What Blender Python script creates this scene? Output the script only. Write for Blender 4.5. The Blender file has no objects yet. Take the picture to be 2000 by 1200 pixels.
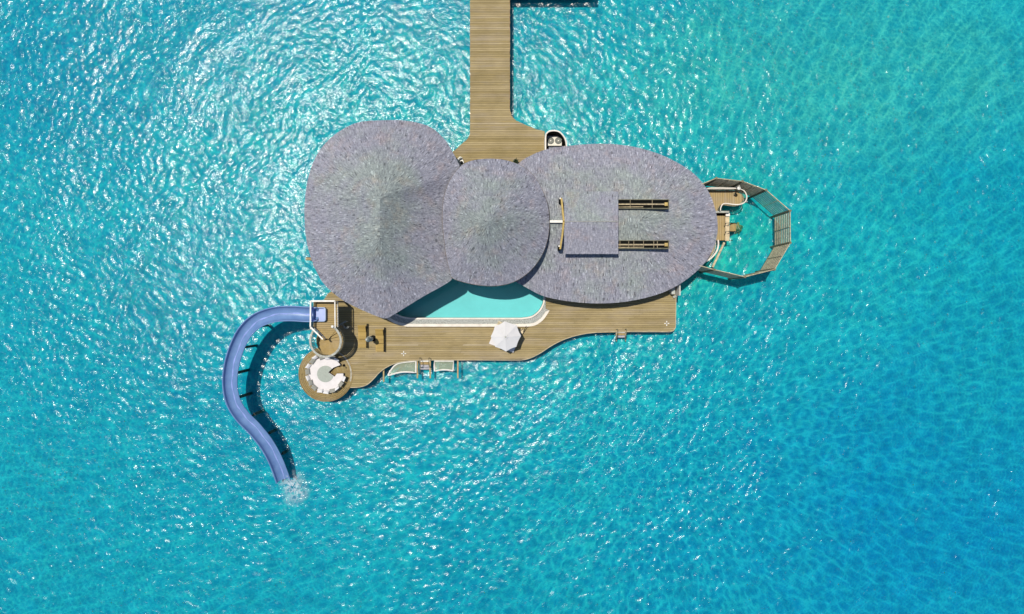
import bpy, math, random
from mathutils import Vector
from mathutils.geometry import tessellate_polygon
random.seed(7)
R = math.radians
SC = bpy.context.scene
COL = SC.collection

# ------------------------------------------------------------------ camera
CAM_H = 66.0            # metres above the deck, looking straight down
cd = bpy.data.cameras.new('camera')
cam = bpy.data.objects.new('camera', cd); COL.objects.link(cam)
cam.location = (0, 0, CAM_H); cam.rotation_euler = (0, 0, 0)
cd.sensor_width = 36.0
cd.lens = 36.0 * CAM_H / 100.0      # the frame is 100 m wide at deck level
cd.clip_start = 0.5; cd.clip_end = 3000
SC.camera = cam

# ------------------------------------------------------------------ sky, sun, exposure
SUN_X, SUN_Y = 0.185, -0.180        # how far a shadow moves per metre of height
zen = math.atan(math.hypot(SUN_X, SUN_Y))
w = bpy.data.worlds.new('World'); SC.world = w; w.use_nodes = True
nt = w.node_tree
bg = nt.nodes['Background']
sky = nt.nodes.new('ShaderNodeTexSky'); sky.sky_type = 'NISHITA'; sky.sun_disc = False
sky.sun_elevation = math.pi/2 - zen
sky.sun_rotation = math.atan2(-SUN_X, -SUN_Y)
sky.altitude = 0; sky.air_density = 1.0; sky.dust_density = 0.6; sky.ozone_density = 3.0
nt.links.new(sky.outputs[0], bg.inputs[0]); bg.inputs[1].default_value = 0.10
sd = bpy.data.lights.new('sun', 'SUN'); sun = bpy.data.objects.new('sun', sd); COL.objects.link(sun)
sd.energy = 4.5; sd.angle = R(0.5); sd.color = (1.0, 0.945, 0.82)
sun.rotation_euler = Vector((SUN_X, SUN_Y, -1)).to_track_quat('-Z', 'Y').to_euler()
vs = SC.view_settings
vs.view_transform = 'Standard'; vs.look = 'None'; vs.gamma = 1.0; vs.exposure = 0.0
vs.use_curve_mapping = False

# ------------------------------------------------------------------ helpers
WZ, BZ = -1.3, -2.0     # water surface, lagoon bed
def P(px, py, z=0.0):
    """plan position of the point seen at (px, py) of the 2000 x 1200 survey sheet at height z"""
    k = (CAM_H - z) / CAM_H / 20.0
    return ((px - 1000) * k, (600 - py) * k)
def P3(px, py, z=0.0):
    x, y = P(px, py, z); return Vector((x, y, z))
def PL(pts, z=0.0): return [P(a, b, z) for a, b in pts]

class MB:
    def __init__(s): s.v = []; s.f = []; s.r = []; s.q = {}
    def add(s, vs, fs, r=None):
        o = len(s.v); s.v += [tuple(v) for v in vs]
        if r is None: r = random.random()
        for f in fs: s.f.append([o + i for i in f]); s.r.append(r)
        return s
    def box(s, c, size, rz=0.0, r=None, rx=0.0, ry=0.0):
        from mathutils import Euler
        m = Euler((rx, ry, rz)).to_matrix(); hx, hy, hz = size[0]/2, size[1]/2, size[2]/2
        vs = [Vector(c) + m @ Vector((x*hx, y*hy, z*hz)) for x in (-1, 1) for y in (-1, 1) for z in (-1, 1)]
        return s.add(vs, [(0,1,3,2),(4,6,7,5),(0,4,5,1),(2,3,7,6),(0,2,6,4),(1,5,7,3)], r)
    def beam(s, a, b, wd, ht, r=None):
        a = Vector(a); b = Vector(b); d = (b - a); L = d.length
        if L < 1e-6: return s
        d.normalize(); up = Vector((0, 0, 1))
        if abs(d.z) > 0.95: up = Vector((0, 1, 0))
        sx = d.cross(up).normalized(); uy = sx.cross(d).normalized()
        vs = []
        for p in (a, b):
            for i, j in ((-1,-1),(1,-1),(1,1),(-1,1)): vs.append(p + sx*i*wd/2 + uy*j*ht/2)
        return s.add(vs, [(3,2,1,0),(4,5,6,7),(0,1,5,4),(1,2,6,5),(2,3,7,6),(3,0,4,7)], r)
    def tube(s, path, rad, n=8, r=None, closed=False):
        pts = [Vector(p) for p in path]; N = len(pts); vs = []; fs = []
        for i, p in enumerate(pts):
            a = pts[(i-1) % N] if (closed or i > 0) else p
            b = pts[(i+1) % N] if (closed or i < N-1) else p
            d = (b - a).normalized(); up = Vector((0,0,1)) if abs(d.z) < 0.9 else Vector((1,0,0))
            sx = d.cross(up).normalized(); uy = sx.cross(d).normalized()
            rr = rad[i] if isinstance(rad, (list, tuple)) else rad
            for k in range(n):
                t = 2*math.pi*k/n; vs.append(p + (sx*math.cos(t) + uy*math.sin(t))*rr)
        for i in range(N if closed else N-1):
            j = (i+1) % N
            for k in range(n):
                l = (k+1) % n; fs.append((i*n+k, i*n+l, j*n+l, j*n+k))
        if not closed: fs += [tuple(range(n-1, -1, -1)), tuple((N-1)*n+k for k in range(n))]
        return s.add(vs, fs, r)
    def prism(s, poly, z0, z1, r=None, holes=(), bottom=True):
        loops = [list(poly)] + [list(h) for h in holes]
        flat = [p for l in loops for p in l]
        n = len(flat)
        tris = tessellate_polygon([[Vector((x, y, 0)) for x, y in l] for l in loops]) if holes else []
        if not holes:
            ar = sum(flat[i][0]*flat[(i+1)%n][1] - flat[(i+1)%n][0]*flat[i][1] for i in range(n))
            tris = [tuple(range(n)) if ar > 0 else tuple(range(n-1, -1, -1))]
        vs = [(x, y, z1) for x, y in flat] + [(x, y, z0) for x, y in flat]; fs = []
        for t in tris:
            a, b, c = [Vector((*flat[i], 0)) for i in t[:3]]
            t = tuple(t)
            if holes and (b-a).cross(c-a).z < 0: t = t[::-1]
            fs.append(t)
            if bottom: fs.append(tuple(n+i for i in t[::-1]))
        o = 0
        for li, l in enumerate(loops):
            m = len(l); area = sum(l[i][0]*l[(i+1)%m][1] - l[(i+1)%m][0]*l[i][1] for i in range(m))
            ccw = (area > 0) == (li == 0)
            for i in range(m):
                a, b = o+i, o+(i+1)%m
                fs.append((a, n+a, n+b, b) if ccw else (b, n+b, n+a, a))
            o += m
        return s.add(vs, fs, r)
    def lathe(s, c, prof, n=24, r=None):
        vs = []; fs = []; m = len(prof)
        for rad, z in prof:
            for k in range(n):
                t = 2*math.pi*k/n; vs.append((c[0]+rad*math.cos(t), c[1]+rad*math.sin(t), c[2]+z))
        for i in range(m-1):
            for k in range(n):
                l = (k+1) % n; fs.append((i*n+k, i*n+l, (i+1)*n+l, (i+1)*n+k))
        fs += [tuple(range(n-1,-1,-1)), tuple((m-1)*n+k for k in range(n))]
        return s.add(vs, fs, r)
    def build(s, name, mat, parent=None, loc=None, smooth=False):
        me = bpy.data.meshes.new(name)
        org = Vector(loc) if loc is not None else Vector((0,0,0))
        if parent is not None: org = WORG.get(parent.name, Vector((0,0,0)))
        me.from_pydata([tuple(Vector(v) - org) for v in s.v], [], s.f)
        at = me.attributes.new('rnd', 'FLOAT', 'FACE'); at.data.foreach_set('value', s.r)
        if s.q:
            a2 = me.attributes.new('sunlit_green', 'FLOAT', 'FACE'); a2.data.foreach_set('value', [s.q.get(i, 0.0) for i in range(len(s.f))])
        if smooth: me.polygons.foreach_set('use_smooth', [True]*len(me.polygons))
        me.materials.append(mat); me.update()
        o = bpy.data.objects.new(name, me); COL.objects.link(o)
        if parent is not None: o.parent = parent; WORG[o.name] = org
        else: o.location = org; WORG[o.name] = org
        return o
WORG = {}
def tag(o, label, cat, group=None):
    o['label'] = label; o['category'] = cat
    if group: o['group'] = group
    return o
def thing(name, label, cat, loc, group=None):
    o = bpy.data.objects.new(name, None); COL.objects.link(o); o.location = loc
    o.empty_display_size = 0.3
    WORG[o.name] = Vector(loc)
    return tag(o, label, cat, group)
def struct(o): o['kind'] = 'structure'; return o
def stuff(o): o['kind'] = 'stuff'; return o

def spline(pts, n=8, closed=False):
    """Catmull-Rom through the points (any dimension)"""
    pts = [Vector(p) for p in pts]; N = len(pts); out = []
    for i in range(N if closed else N-1):
        g = (lambda k: pts[k % N]) if closed else (lambda k: pts[max(0, min(N-1, k))])
        p0, p1, p2, p3 = g(i-1), g(i), g(i+1), g(i+2)
        for k in range(n):
            t = k/n
            out.append(0.5*((2*p1) + (p2-p0)*t + (2*p0-5*p1+4*p2-p3)*t*t + (3*p1-p0-3*p2+p3)*t**3))
    if not closed: out.append(pts[-1])
    return out
def circle(cx, cy, r, n=48, a0=0): return [(cx+r*math.cos(a0+2*math.pi*i/n), cy+r*math.sin(a0+2*math.pi*i/n)) for i in range(n)]

# ------------------------------------------------------------------ materials
class NT:
    def __init__(s, name):
        s.m = bpy.data.materials.new(name); s.m.use_nodes = True; s.t = s.m.node_tree
        s.b = s.t.nodes['Principled BSDF']; s.out = s.t.nodes['Material Output']
    def n(s, typ, **kw):
        nd = s.t.nodes.new(typ)
        for k, v in kw.items():
            if k.startswith('i_'):
                nm = k[2:]; nm = int(nm) if nm.isdigit() else nm.replace('_', ' ')
                if isinstance(v, bpy.types.NodeSocket): s.t.links.new(v, nd.inputs[nm])
                else: nd.inputs[nm].default_value = v
            else: setattr(nd, k, v)
        return nd
    def l(s, a, b): s.t.links.new(a, b)
    def pos(s, scale=(1,1,1)):
        g = s.n('ShaderNodeNewGeometry')
        return s.n('ShaderNodeMapping', i_Vector=g.outputs['Position'], i_Scale=scale).outputs[0]
    def noise(s, vec, scale, detail=3, rough=0.55, dist=0.0):
        return s.n('ShaderNodeTexNoise', i_Vector=vec, i_Scale=scale, i_Detail=detail, i_Roughness=rough, i_Distortion=dist).outputs['Fac']
    def ramp(s, fac, stops, interp='LINEAR'):
        r = s.n('ShaderNodeValToRGB', i_Fac=fac); cr = r.color_ramp; cr.interpolation = interp
        while len(cr.elements) < len(stops): cr.elements.new(0.5)
        for e, (p, c) in zip(cr.elements, stops):
            e.position = p; e.color = (c, c, c, 1) if isinstance(c, (int, float)) else (*c, 1)
        return r.outputs[0]
    def mixc(s, f, a, b, blend='MIX'):
        nd = s.n('ShaderNodeMix', data_type='RGBA', blend_type=blend)
        for i, v in ((0, f), (6, a), (7, b)):
            if isinstance(v, bpy.types.NodeSocket): s.l(v, nd.inputs[i])
            else: nd.inputs[i].default_value = v if i == 0 else (*v, 1)
        return nd.outputs[2]
    def math(s, op, a, b=0.0, c=0.0, clamp=False):
        nd = s.n('ShaderNodeMath', operation=op, use_clamp=clamp)
        for i, v in enumerate((a, b, c)):
            if isinstance(v, bpy.types.NodeSocket): s.l(v, nd.inputs[i])
            else: nd.inputs[i].default_value = v
        return nd.outputs[0]
    def rnd(s): return s.n('ShaderNodeAttribute', attribute_name='rnd').outputs['Fac']

def wood(name, cols, grain=(1.2, 14, 14), rough=0.75, var=1.0, stain=0.35):
    """weathered boards: every board (face id) has its own tone; grain runs along it"""
    t = NT(name); rn = t.rnd()
    c = t.ramp(rn, [(i/(len(cols)-1), k) for i, k in enumerate(cols)])
    g = t.noise(t.pos(grain), 1.0, 4, 0.6)
    gr = t.ramp(g, [(0.25, 0.72), (0.75, 1.2)])
    c = t.mixc(0.75*var, c, gr, 'MULTIPLY')
    b = t.noise(t.pos((.5,.5,.5)), 0.9, 4, 0.6)
    c = t.mixc(t.math('MULTIPLY', t.ramp(b, [(0.42, 0.0), (0.72, 1.0)]), stain), c, tuple(x*0.62 for x in cols[0]))
    b2 = t.noise(t.pos((.25,1.2,1)), 1.0, 3, 0.6)
    c = t.mixc(t.math('MULTIPLY', t.ramp(b2, [(0.5, 0.0), (0.75, 1.0)]), 0.45), c, (0.30, 0.25, 0.20))
    t.l(c, t.b.inputs['Base Color']); t.b.inputs['Roughness'].default_value = rough
    t.b.inputs['Specular IOR Level'].default_value = 0.25
    bm = t.n('ShaderNodeBump', i_Height=g, i_Distance=0.006, i_Strength=0.5); t.l(bm.outputs[0], t.b.inputs['Normal'])
    return t.m
def plain(name, col, rough=0.6, var=0.12, scale=2.0, metal=0.0, spec=0.4, bump=0.0, bscale=20):
    t = NT(name); n = t.noise(t.pos(), scale, 4, 0.6)
    f = t.ramp(n, [(0.3, 1-var*1.5), (0.7, 1+var)])
    c = t.mixc(1.0, col, f, 'MULTIPLY'); t.l(c, t.b.inputs['Base Color'])
    t.b.inputs['Roughness'].default_value = rough; t.b.inputs['Metallic'].default_value = metal
    t.b.inputs['Specular IOR Level'].default_value = spec
    if bump:
        b = t.n('ShaderNodeBump', i_Height=t.noise(t.pos(), bscale, 3), i_Distance=bump); t.l(b.outputs[0], t.b.inputs['Normal'])
    return t.m

WOODC = [(0.23, 0.172, 0.072), (0.32, 0.243, 0.110), (0.27, 0.207, 0.095), (0.37, 0.288, 0.150), (0.30, 0.228, 0.108), (0.43, 0.350, 0.225)]
M = {}
M['deck'] = wood('deck_boards', WOODC, (1.2, 16, 16))
M['deck_y'] = wood('deck_boards_lengthwise', [(0.33,0.23,0.11),(0.40,0.29,0.13),(0.37,0.28,0.15),(0.47,0.37,0.24)], (16, 1.2, 16))
M['round'] = wood('round_deck_boards', [(0.20,0.14,0.05),(0.28,0.20,0.08),(0.23,0.17,0.07),(0.32,0.24,0.11)], (5,5,5))
M['pale_edge'] = plain('pale_edging', (0.42,0.36,0.24), 0.8, 0.2)
M['joist'] = plain('dark_joists', (0.045,0.034,0.02), 0.9, 0.3)
M['pile'] = plain('timber_piles', (0.13,0.10,0.06), 0.9, 0.4, 3)
M['stair'] = wood('stair_treads', [(0.27,0.18,0.07),(0.36,0.26,0.11),(0.31,0.22,0.09)], (6,6,6))
M['white'] = plain('white_paint', (0.70,0.67,0.62), 0.55, 0.10, 3)
M['plaster'] = plain('white_plaster', (0.68,0.62,0.55), 0.8, 0.10, 1.5)
M['grey_rail'] = plain('grey_timber', (0.36,0.36,0.32), 0.8, 0.25, 4)
M['slat_dark'] = plain('weathered_slats', (0.46,0.39,0.26), 0.85, 0.3, 4)
M['fence_post'] = plain('fence_posts', (0.17,0.15,0.09), 0.9, 0.3, 4)
M['black'] = plain('black_metal_and_shade', (0.007,0.008,0.007), 0.8, 0.2, spec=0.1)  # also used to paint deep shade into recesses
M['darkpost'] = plain('dark_steel_posts', (0.028,0.032,0.022), 0.6, 0.4, 5)
M['yellow'] = plain('yellow_timber', (0.45,0.32,0.10), 0.6, 0.15, 3)
M['net_beam'] = plain('net_beam_timber', (0.36,0.28,0.13), 0.8, 0.2, 3)
M['ridge'] = plain('ridge_strip', (0.27,0.27,0.26), 0.8, 0.2, 4)
M['trough'] = plain('trough_boards', (0.16,0.15,0.10), 0.9, 0.3, 4)
M['railwood'] = plain('rail_timber', (0.36,0.29,0.18), 0.8, 0.3, 5)
M['palewood'] = plain('pale_timber', (0.55,0.44,0.28), 0.7, 0.2, 3)
M['fabric'] = plain('white_fabric', (0.62,0.585,0.585), 0.9, 0.05, 2, spec=0.1, bump=0.004, bscale=5)
M['canopy'] = plain('white_canopy', (0.60,0.585,0.59), 0.9, 0.04, 1.5, spec=0.1)
M['pillow_w'] = plain('white_pillow', (0.66,0.64,0.64), 0.9, 0.05, 6, spec=0.1)
M['pillow_g'] = plain('grey_pillow', (0.27,0.265,0.235), 0.9, 0.08, 6, spec=0.1)
M['grey_pad'] = plain('grey_pad', (0.33,0.36,0.32), 0.9, 0.06, 6, spec=0.1)
M['ac'] = plain('air_conditioner_casing', (0.66,0.62,0.54), 0.5, 0.08, 6)
M['ac_shade'] = plain('shaded_casing', (0.13,0.14,0.20), 0.6, 0.1)  # casing colour darkened, shade under the eave painted in
M['ac_dark'] = plain('fan_grille', (0.05,0.065,0.06), 0.5, 0.3, 12)
M['glass_dark'] = plain('dark_glass', (0.02,0.03,0.035), 0.1, 0.1, spec=0.6)
M['lounger'] = wood('teak_lounger', [(0.32,0.21,0.06),(0.44,0.30,0.09),(0.38,0.26,0.08)], (2,20,10), 0.65, 0.7, 0.1)
M['leaf'] = plain('dark_leaves', (0.03,0.05,0.02), 0.6, 0.4, 8)
M['pebble'] = plain('pebbles', (0.36,0.37,0.35), 0.85, 0.45, 14, bump=0.03, bscale=14)
M['soffit'] = plain('soffit_boards', (0.12,0.09,0.06), 0.9, 0.3)
M['pot'] = plain('stone_pot', (0.30,0.29,0.26), 0.8, 0.2, 6)
M['parasol_folded'] = plain('folded_canopy', (0.42,0.46,0.43), 0.9, 0.15, 5)

def shingle(name, base):
    t = NT(name); rn = t.rnd(); sunlit_green = t.n('ShaderNodeAttribute', attribute_name='sunlit_green').outputs['Fac']
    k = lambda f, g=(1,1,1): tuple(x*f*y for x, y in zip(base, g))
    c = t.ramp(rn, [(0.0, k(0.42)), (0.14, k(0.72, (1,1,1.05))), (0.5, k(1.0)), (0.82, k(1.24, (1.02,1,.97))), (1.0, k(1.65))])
    # green cast of sunlit slopes painted in, patchy, strongest on the upper courses
    big = t.math('ADD', t.noise(t.pos(), 0.30, 5, 0.6), t.math('MULTIPLY', t.math('SUBTRACT', sunlit_green, 0.35), 0.30))
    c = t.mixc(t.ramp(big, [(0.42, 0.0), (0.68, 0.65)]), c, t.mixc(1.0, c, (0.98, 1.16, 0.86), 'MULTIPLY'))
    b3 = t.noise(t.pos(), 0.7, 4, 0.65)
    c = t.mixc(t.ramp(b3, [(0.52, 0.0), (0.70, 0.6)]), c, t.mixc(1.0, c, (1.18, 0.97, 0.84), 'MULTIPLY'))
    fn = t.noise(t.pos(), 7, 3, 0.7)
    c = t.mixc(0.75, c, t.ramp(fn, [(0.3, 0.62), (0.7, 1.32)]), 'MULTIPLY')
    t.l(c, t.b.inputs['Base Color']); t.b.inputs['Roughness'].default_value = 0.8
    t.b.inputs['Specular IOR Level'].default_value = 0.3
    return t.m
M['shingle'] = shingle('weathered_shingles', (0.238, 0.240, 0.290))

# ---- lagoon bed
def mat_bed():
    t = NT('lagoon_bed')
    g = t.n('ShaderNodeNewGeometry').outputs['Position']
    sep = t.n('ShaderNodeSeparateXYZ', i_Vector=g)
    X, Y = sep.outputs[0], sep.outputs[1]
    def spot(x, y, rx, ry, lo=0.0, hi=1.0):
        dx = t.math('DIVIDE', t.math('SUBTRACT', X, x), rx); dy = t.math('DIVIDE', t.math('SUBTRACT', Y, y), ry)
        d = t.math('SQRT', t.math('ADD', t.math('MULTIPLY', dx, dx), t.math('MULTIPLY', dy, dy)))
        d = t.math('ADD', d, t.math('MULTIPLY', t.math('SUBTRACT', t.noise(g, 0.06, 4, 0.6), 0.5), 1.3))
        return t.ramp(d, [(0.15, 1.0), (1.0, 0.0)])
    c = t.mixc(t.ramp(t.noise(g, 0.045, 4, 0.6), [(0.35, 0.0), (0.65, 1.0)]), (0.007, 0.315, 0.385), (0.013, 0.370, 0.415))
    c = t.mixc(t.math('MULTIPLY', spot(42, -24, 34, 26), 0.85), c, (0.001, 0.262, 0.425))     # deeper channel
    c = t.mixc(t.math('MULTIPLY', spot(-46, 26, 16, 14), 0.40), c, (0.002, 0.245, 0.370))
    c = t.mixc(t.math('MULTIPLY', spot(6, 10, 42, 24), 0.75), c, (0.028, 0.430, 0.395))     # pale sand by the villa
    c = t.mixc(t.math('MULTIPLY', spot(34, 24, 24, 13), 0.9), c, (0.070, 0.430, 0.365))
    c = t.mixc(t.math('MULTIPLY', spot(19, 7, 12, 8), 0.75), c, (0.018, 0.480, 0.350))
    f = t.noise(g, 0.55, 5, 0.65, 0.4)
    c = t.mixc(0.7, c, t.ramp(f, [(0.3, 0.78), (0.7, 1.18)]), 'MULTIPLY')
    t.l(c, t.b.inputs['Base Color']); t.b.inputs['Roughness'].default_value = 1.0
    t.b.inputs['Specular IOR Level'].default_value = 0.0
    return t.m
M['bed'] = mat_bed()

# ---- lagoon water: net of focused light painted into its tint, glints on the waves
def mat_water():
    t = NT('lagoon_water'); t.t.nodes.remove(t.b)
    g = t.n('ShaderNodeNewGeometry').outputs['Position']
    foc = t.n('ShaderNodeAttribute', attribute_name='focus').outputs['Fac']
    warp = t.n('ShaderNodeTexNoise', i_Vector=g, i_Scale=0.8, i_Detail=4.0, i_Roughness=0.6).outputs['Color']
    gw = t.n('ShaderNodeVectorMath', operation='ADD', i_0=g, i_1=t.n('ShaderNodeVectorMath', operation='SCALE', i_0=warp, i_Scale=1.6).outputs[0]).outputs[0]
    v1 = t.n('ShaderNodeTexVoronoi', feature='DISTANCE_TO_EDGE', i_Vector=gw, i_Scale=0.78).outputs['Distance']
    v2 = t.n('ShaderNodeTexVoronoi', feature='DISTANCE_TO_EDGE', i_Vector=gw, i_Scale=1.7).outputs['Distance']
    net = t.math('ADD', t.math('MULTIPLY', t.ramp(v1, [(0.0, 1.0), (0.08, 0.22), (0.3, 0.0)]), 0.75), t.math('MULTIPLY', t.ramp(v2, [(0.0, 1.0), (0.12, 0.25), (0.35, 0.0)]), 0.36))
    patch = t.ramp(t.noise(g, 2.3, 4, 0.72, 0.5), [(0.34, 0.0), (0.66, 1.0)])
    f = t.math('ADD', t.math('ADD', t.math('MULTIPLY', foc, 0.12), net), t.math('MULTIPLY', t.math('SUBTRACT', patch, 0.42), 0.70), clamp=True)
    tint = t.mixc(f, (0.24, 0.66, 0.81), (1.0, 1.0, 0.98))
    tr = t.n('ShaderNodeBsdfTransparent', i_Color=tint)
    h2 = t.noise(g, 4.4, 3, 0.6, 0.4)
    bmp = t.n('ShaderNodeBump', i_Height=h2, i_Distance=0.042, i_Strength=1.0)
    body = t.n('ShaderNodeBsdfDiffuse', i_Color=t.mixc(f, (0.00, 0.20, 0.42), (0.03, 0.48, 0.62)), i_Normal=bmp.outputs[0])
    m1 = t.n('ShaderNodeMixShader', i_0=0.05); t.l(tr.outputs[0], m1.inputs[1]); t.l(body.outputs[0], m1.inputs[2])
    ga = t.n('ShaderNodeBsdfGlossy', i_Color=(0.9,0.9,0.9,1), i_Roughness=0.18, i_Normal=bmp.outputs[0])
    gb = t.n('ShaderNodeBsdfGlossy', i_Color=(1,0.97,0.94,1), i_Roughness=0.09, i_Normal=bmp.outputs[0])
    gl = t.n('ShaderNodeMixShader', i_0=0.45); t.l(ga.outputs[0], gl.inputs[1]); t.l(gb.outputs[0], gl.inputs[2])
    fr = t.n('ShaderNodeFresnel', i_IOR=1.34, i_Normal=bmp.outputs[0])
    m2 = t.n('ShaderNodeMixShader', i_0=fr.outputs[0]); t.l(m1.outputs[0], m2.inputs[1]); t.l(gl.outputs[0], m2.inputs[2])
    t.l(m2.outputs[0], t.out.inputs['Surface'])
    return t.m
M['water'] = mat_water()

def mat_poolwater():
    t = NT('pool_water'); t.t.nodes.remove(t.b)
    tr = t.n('ShaderNodeBsdfTransparent', i_Color=(0.74, 0.98, 1.0, 1))
    g = t.n('ShaderNodeNewGeometry').outputs['Position']
    bmp = t.n('ShaderNodeBump', i_Height=t.noise(g, 1.2, 3), i_Distance=0.02, i_Strength=0.5)
    gl = t.n('ShaderNodeBsdfGlossy', i_Roughness=0.05, i_Normal=bmp.outputs[0])
    fr = t.n('ShaderNodeFresnel', i_IOR=1.33)
    m2 = t.n('ShaderNodeMixShader', i_0=fr.outputs[0]); t.l(tr.outputs[0], m2.inputs[1]); t.l(gl.outputs[0], m2.inputs[2])
    t.l(m2.outputs[0], t.out.inputs['Surface'])
    return t.m
M['poolwater'] = mat_poolwater()
M['pooltile'] = plain('pool_tiles', (0.20, 0.50, 0.50), 0.6, 0.05, 0.4)

def mat_slide():
    t = NT('blue_fibreglass')
    n = t.noise(t.pos(), 1.3, 3)
    c = t.mixc(t.ramp(n, [(0.3,0.0),(0.7,1.0)]), (0.105,0.185,0.38), (0.145,0.240,0.44))
    t.l(c, t.b.inputs['Base Color']); t.b.inputs['Roughness'].default_value = 0.28
    t.b.inputs['Specular IOR Level'].default_value = 0.55
    return t.m
M['slide'] = mat_slide()
def mat_net():
    t = NT('rope_net'); 
    tr = t.n('ShaderNodeBsdfTransparent')
    t.b.inputs['Base Color'].default_value = (0.33, 0.36, 0.24, 1); t.b.inputs['Roughness'].default_value = 0.9
    v = t.n('ShaderNodeTexVoronoi', feature='DISTANCE_TO_EDGE', i_Vector=t.pos(), i_Scale=9.0, i_Randomness=0.2).outputs['Distance']
    f = t.ramp(v, [(0.12, 1.0), (0.2, 0.12)])
    m = t.n('ShaderNodeMixShader', i_0=f); t.l(tr.outputs[0], m.inputs[1]); t.l(t.b.outputs[0], m.inputs[2])
    t.l(m.outputs[0], t.out.inputs['Surface']); return t.m
M['net'] = mat_net()
def mat_foam():
    t = NT('white_foam'); tr = t.n('ShaderNodeBsdfTransparent')
    t.b.inputs['Base Color'].default_value = (0.75, 0.76, 0.80, 1); t.b.inputs['Roughness'].default_value = 0.9
    g = t.pos(); a = t.rnd()
    v = t.n('ShaderNodeTexVoronoi', feature='DISTANCE_TO_EDGE', i_Vector=t.n('ShaderNodeVectorMath', operation='ADD', i_0=g,
        i_1=t.n('ShaderNodeVectorMath', operation='SCALE', i_0=t.n('ShaderNodeTexNoise', i_Vector=g, i_Scale=1.5).outputs['Color'], i_Scale=0.8).outputs[0]).outputs[0], i_Scale=2.0).outputs['Distance']
    ln = t.ramp(v, [(0.0, 1.0), (0.25, 0.0)])
    n = t.ramp(t.noise(g, 2.2, 5, 0.7), [(0.42, 0.0), (0.62, 1.0)])
    f = t.math('MULTIPLY', t.math('ADD', t.math('MULTIPLY', ln, 0.6), t.math('MULTIPLY', n, 0.7), clamp=True), a, clamp=True)
    m = t.n('ShaderNodeMixShader', i_0=f); t.l(tr.outputs[0], m.inputs[1]); t.l(t.b.outputs[0], m.inputs[2])
    t.l(m.outputs[0], t.out.inputs['Surface']); return t.m
M['foam'] = mat_foam()

# ------------------------------------------------------------------ lagoon
def sheet(name, z, mat, half):
    m = MB(); m.add([(-half,-half,z),(half,-half,z),(half,half,z),(-half,half,z)], [(0,1,2,3)]); return struct(m.build(name, mat))
sheet('lagoon_bed', BZ, M['bed'], 1500)
import numpy as np
def water():
    """one sheet: a finely waved part round the villa, flat out to the horizon beyond it"""
    rg = np.random.default_rng(4); st = 0.145; nx, ny = 840, 530
    x = (np.arange(nx)-(nx-1)/2)*st; y = (np.arange(ny)-(ny-1)/2)*st; X, Y = np.meshgrid(x, y)
    # slow warp so that no crest runs straight
    WX = sum(0.22*np.sin(X*a+Y*b+c) for a, b, c in rg.uniform(-0.9, 0.9, (6,3))*[1,1,6]); WY = sum(0.22*np.sin(X*a+Y*b+c) for a, b, c in rg.uniform(-0.9, 0.9, (6,3))*[1,1,6])
    def waves(n, l0, l1, slope, spread, main):
        H = np.zeros_like(X)
        for i in range(n):
            lam = l0*(l1/l0)**rg.random(); th = main+rg.normal()*spread; k = 2*math.pi/lam
            H += slope*math.sqrt(2/n)/k*np.sin(k*((X+WX)*math.cos(th)+(Y+WY)*math.sin(th))+rg.random()*6.28)
        return H
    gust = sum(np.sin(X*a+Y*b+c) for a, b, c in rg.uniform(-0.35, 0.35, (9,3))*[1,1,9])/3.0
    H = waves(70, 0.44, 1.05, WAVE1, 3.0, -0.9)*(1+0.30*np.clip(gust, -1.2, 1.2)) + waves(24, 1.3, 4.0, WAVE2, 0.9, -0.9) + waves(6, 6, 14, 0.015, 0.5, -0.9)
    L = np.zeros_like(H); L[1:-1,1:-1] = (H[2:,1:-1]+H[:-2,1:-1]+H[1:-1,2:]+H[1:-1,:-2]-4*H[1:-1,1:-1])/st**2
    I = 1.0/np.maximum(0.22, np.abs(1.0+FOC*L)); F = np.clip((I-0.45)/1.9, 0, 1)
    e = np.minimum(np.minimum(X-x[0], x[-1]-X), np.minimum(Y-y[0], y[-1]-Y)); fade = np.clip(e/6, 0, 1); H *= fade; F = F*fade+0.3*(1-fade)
    n = nx*ny; B = 1500.0; hx, hy = x[-1], y[-1]
    co = np.empty((n+4, 3)); co[:n,0] = X.ravel(); co[:n,1] = Y.ravel(); co[:n,2] = H.ravel()+WZ
    co[n:] = [(-B,-B,WZ),(B,-B,WZ),(B,B,WZ),(-B,B,WZ)]
    i = np.arange(nx-1)[None,:]+nx*np.arange(ny-1)[:,None]; i = i.ravel()
    q = np.stack([i, i+1, i+1+nx, i+nx], 1)
    loops = [q.ravel()]; starts = np.arange(0, len(q)*4, 4).tolist()
    def ng(l):
        starts.append(sum(len(z) for z in loops)); loops.append(np.array(l))
    b0 = list(range(nx)); t0 = [nx*(ny-1)+k for k in range(nx)]; l0 = [nx*k for k in range(ny)]; r0 = [nx*k+nx-1 for k in range(ny)]
    ng([n, n+1]+b0[::-1]); ng([n+1, n+2]+r0[::-1]); ng([n+2, n+3]+t0); ng([n+3, n]+l0)
    lp = np.concatenate(loops); me = bpy.data.meshes.new('water')
    me.vertices.add(n+4); me.vertices.foreach_set('co', co.ravel())
    me.loops.add(len(lp)); me.loops.foreach_set('vertex_index', lp.astype(np.int32))
    me.polygons.add(len(starts)); me.polygons.foreach_set('loop_start', np.array(starts, dtype=np.int32))
    me.update(calc_edges=True); me.validate()
    me.polygons.foreach_set('use_smooth', [True]*len(me.polygons))
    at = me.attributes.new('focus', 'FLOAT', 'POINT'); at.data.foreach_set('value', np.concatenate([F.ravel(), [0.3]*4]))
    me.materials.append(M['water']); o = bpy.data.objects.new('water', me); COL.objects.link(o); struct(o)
WAVE1, WAVE2, FOC = 0.155, 0.036, 0.30
water()

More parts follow.
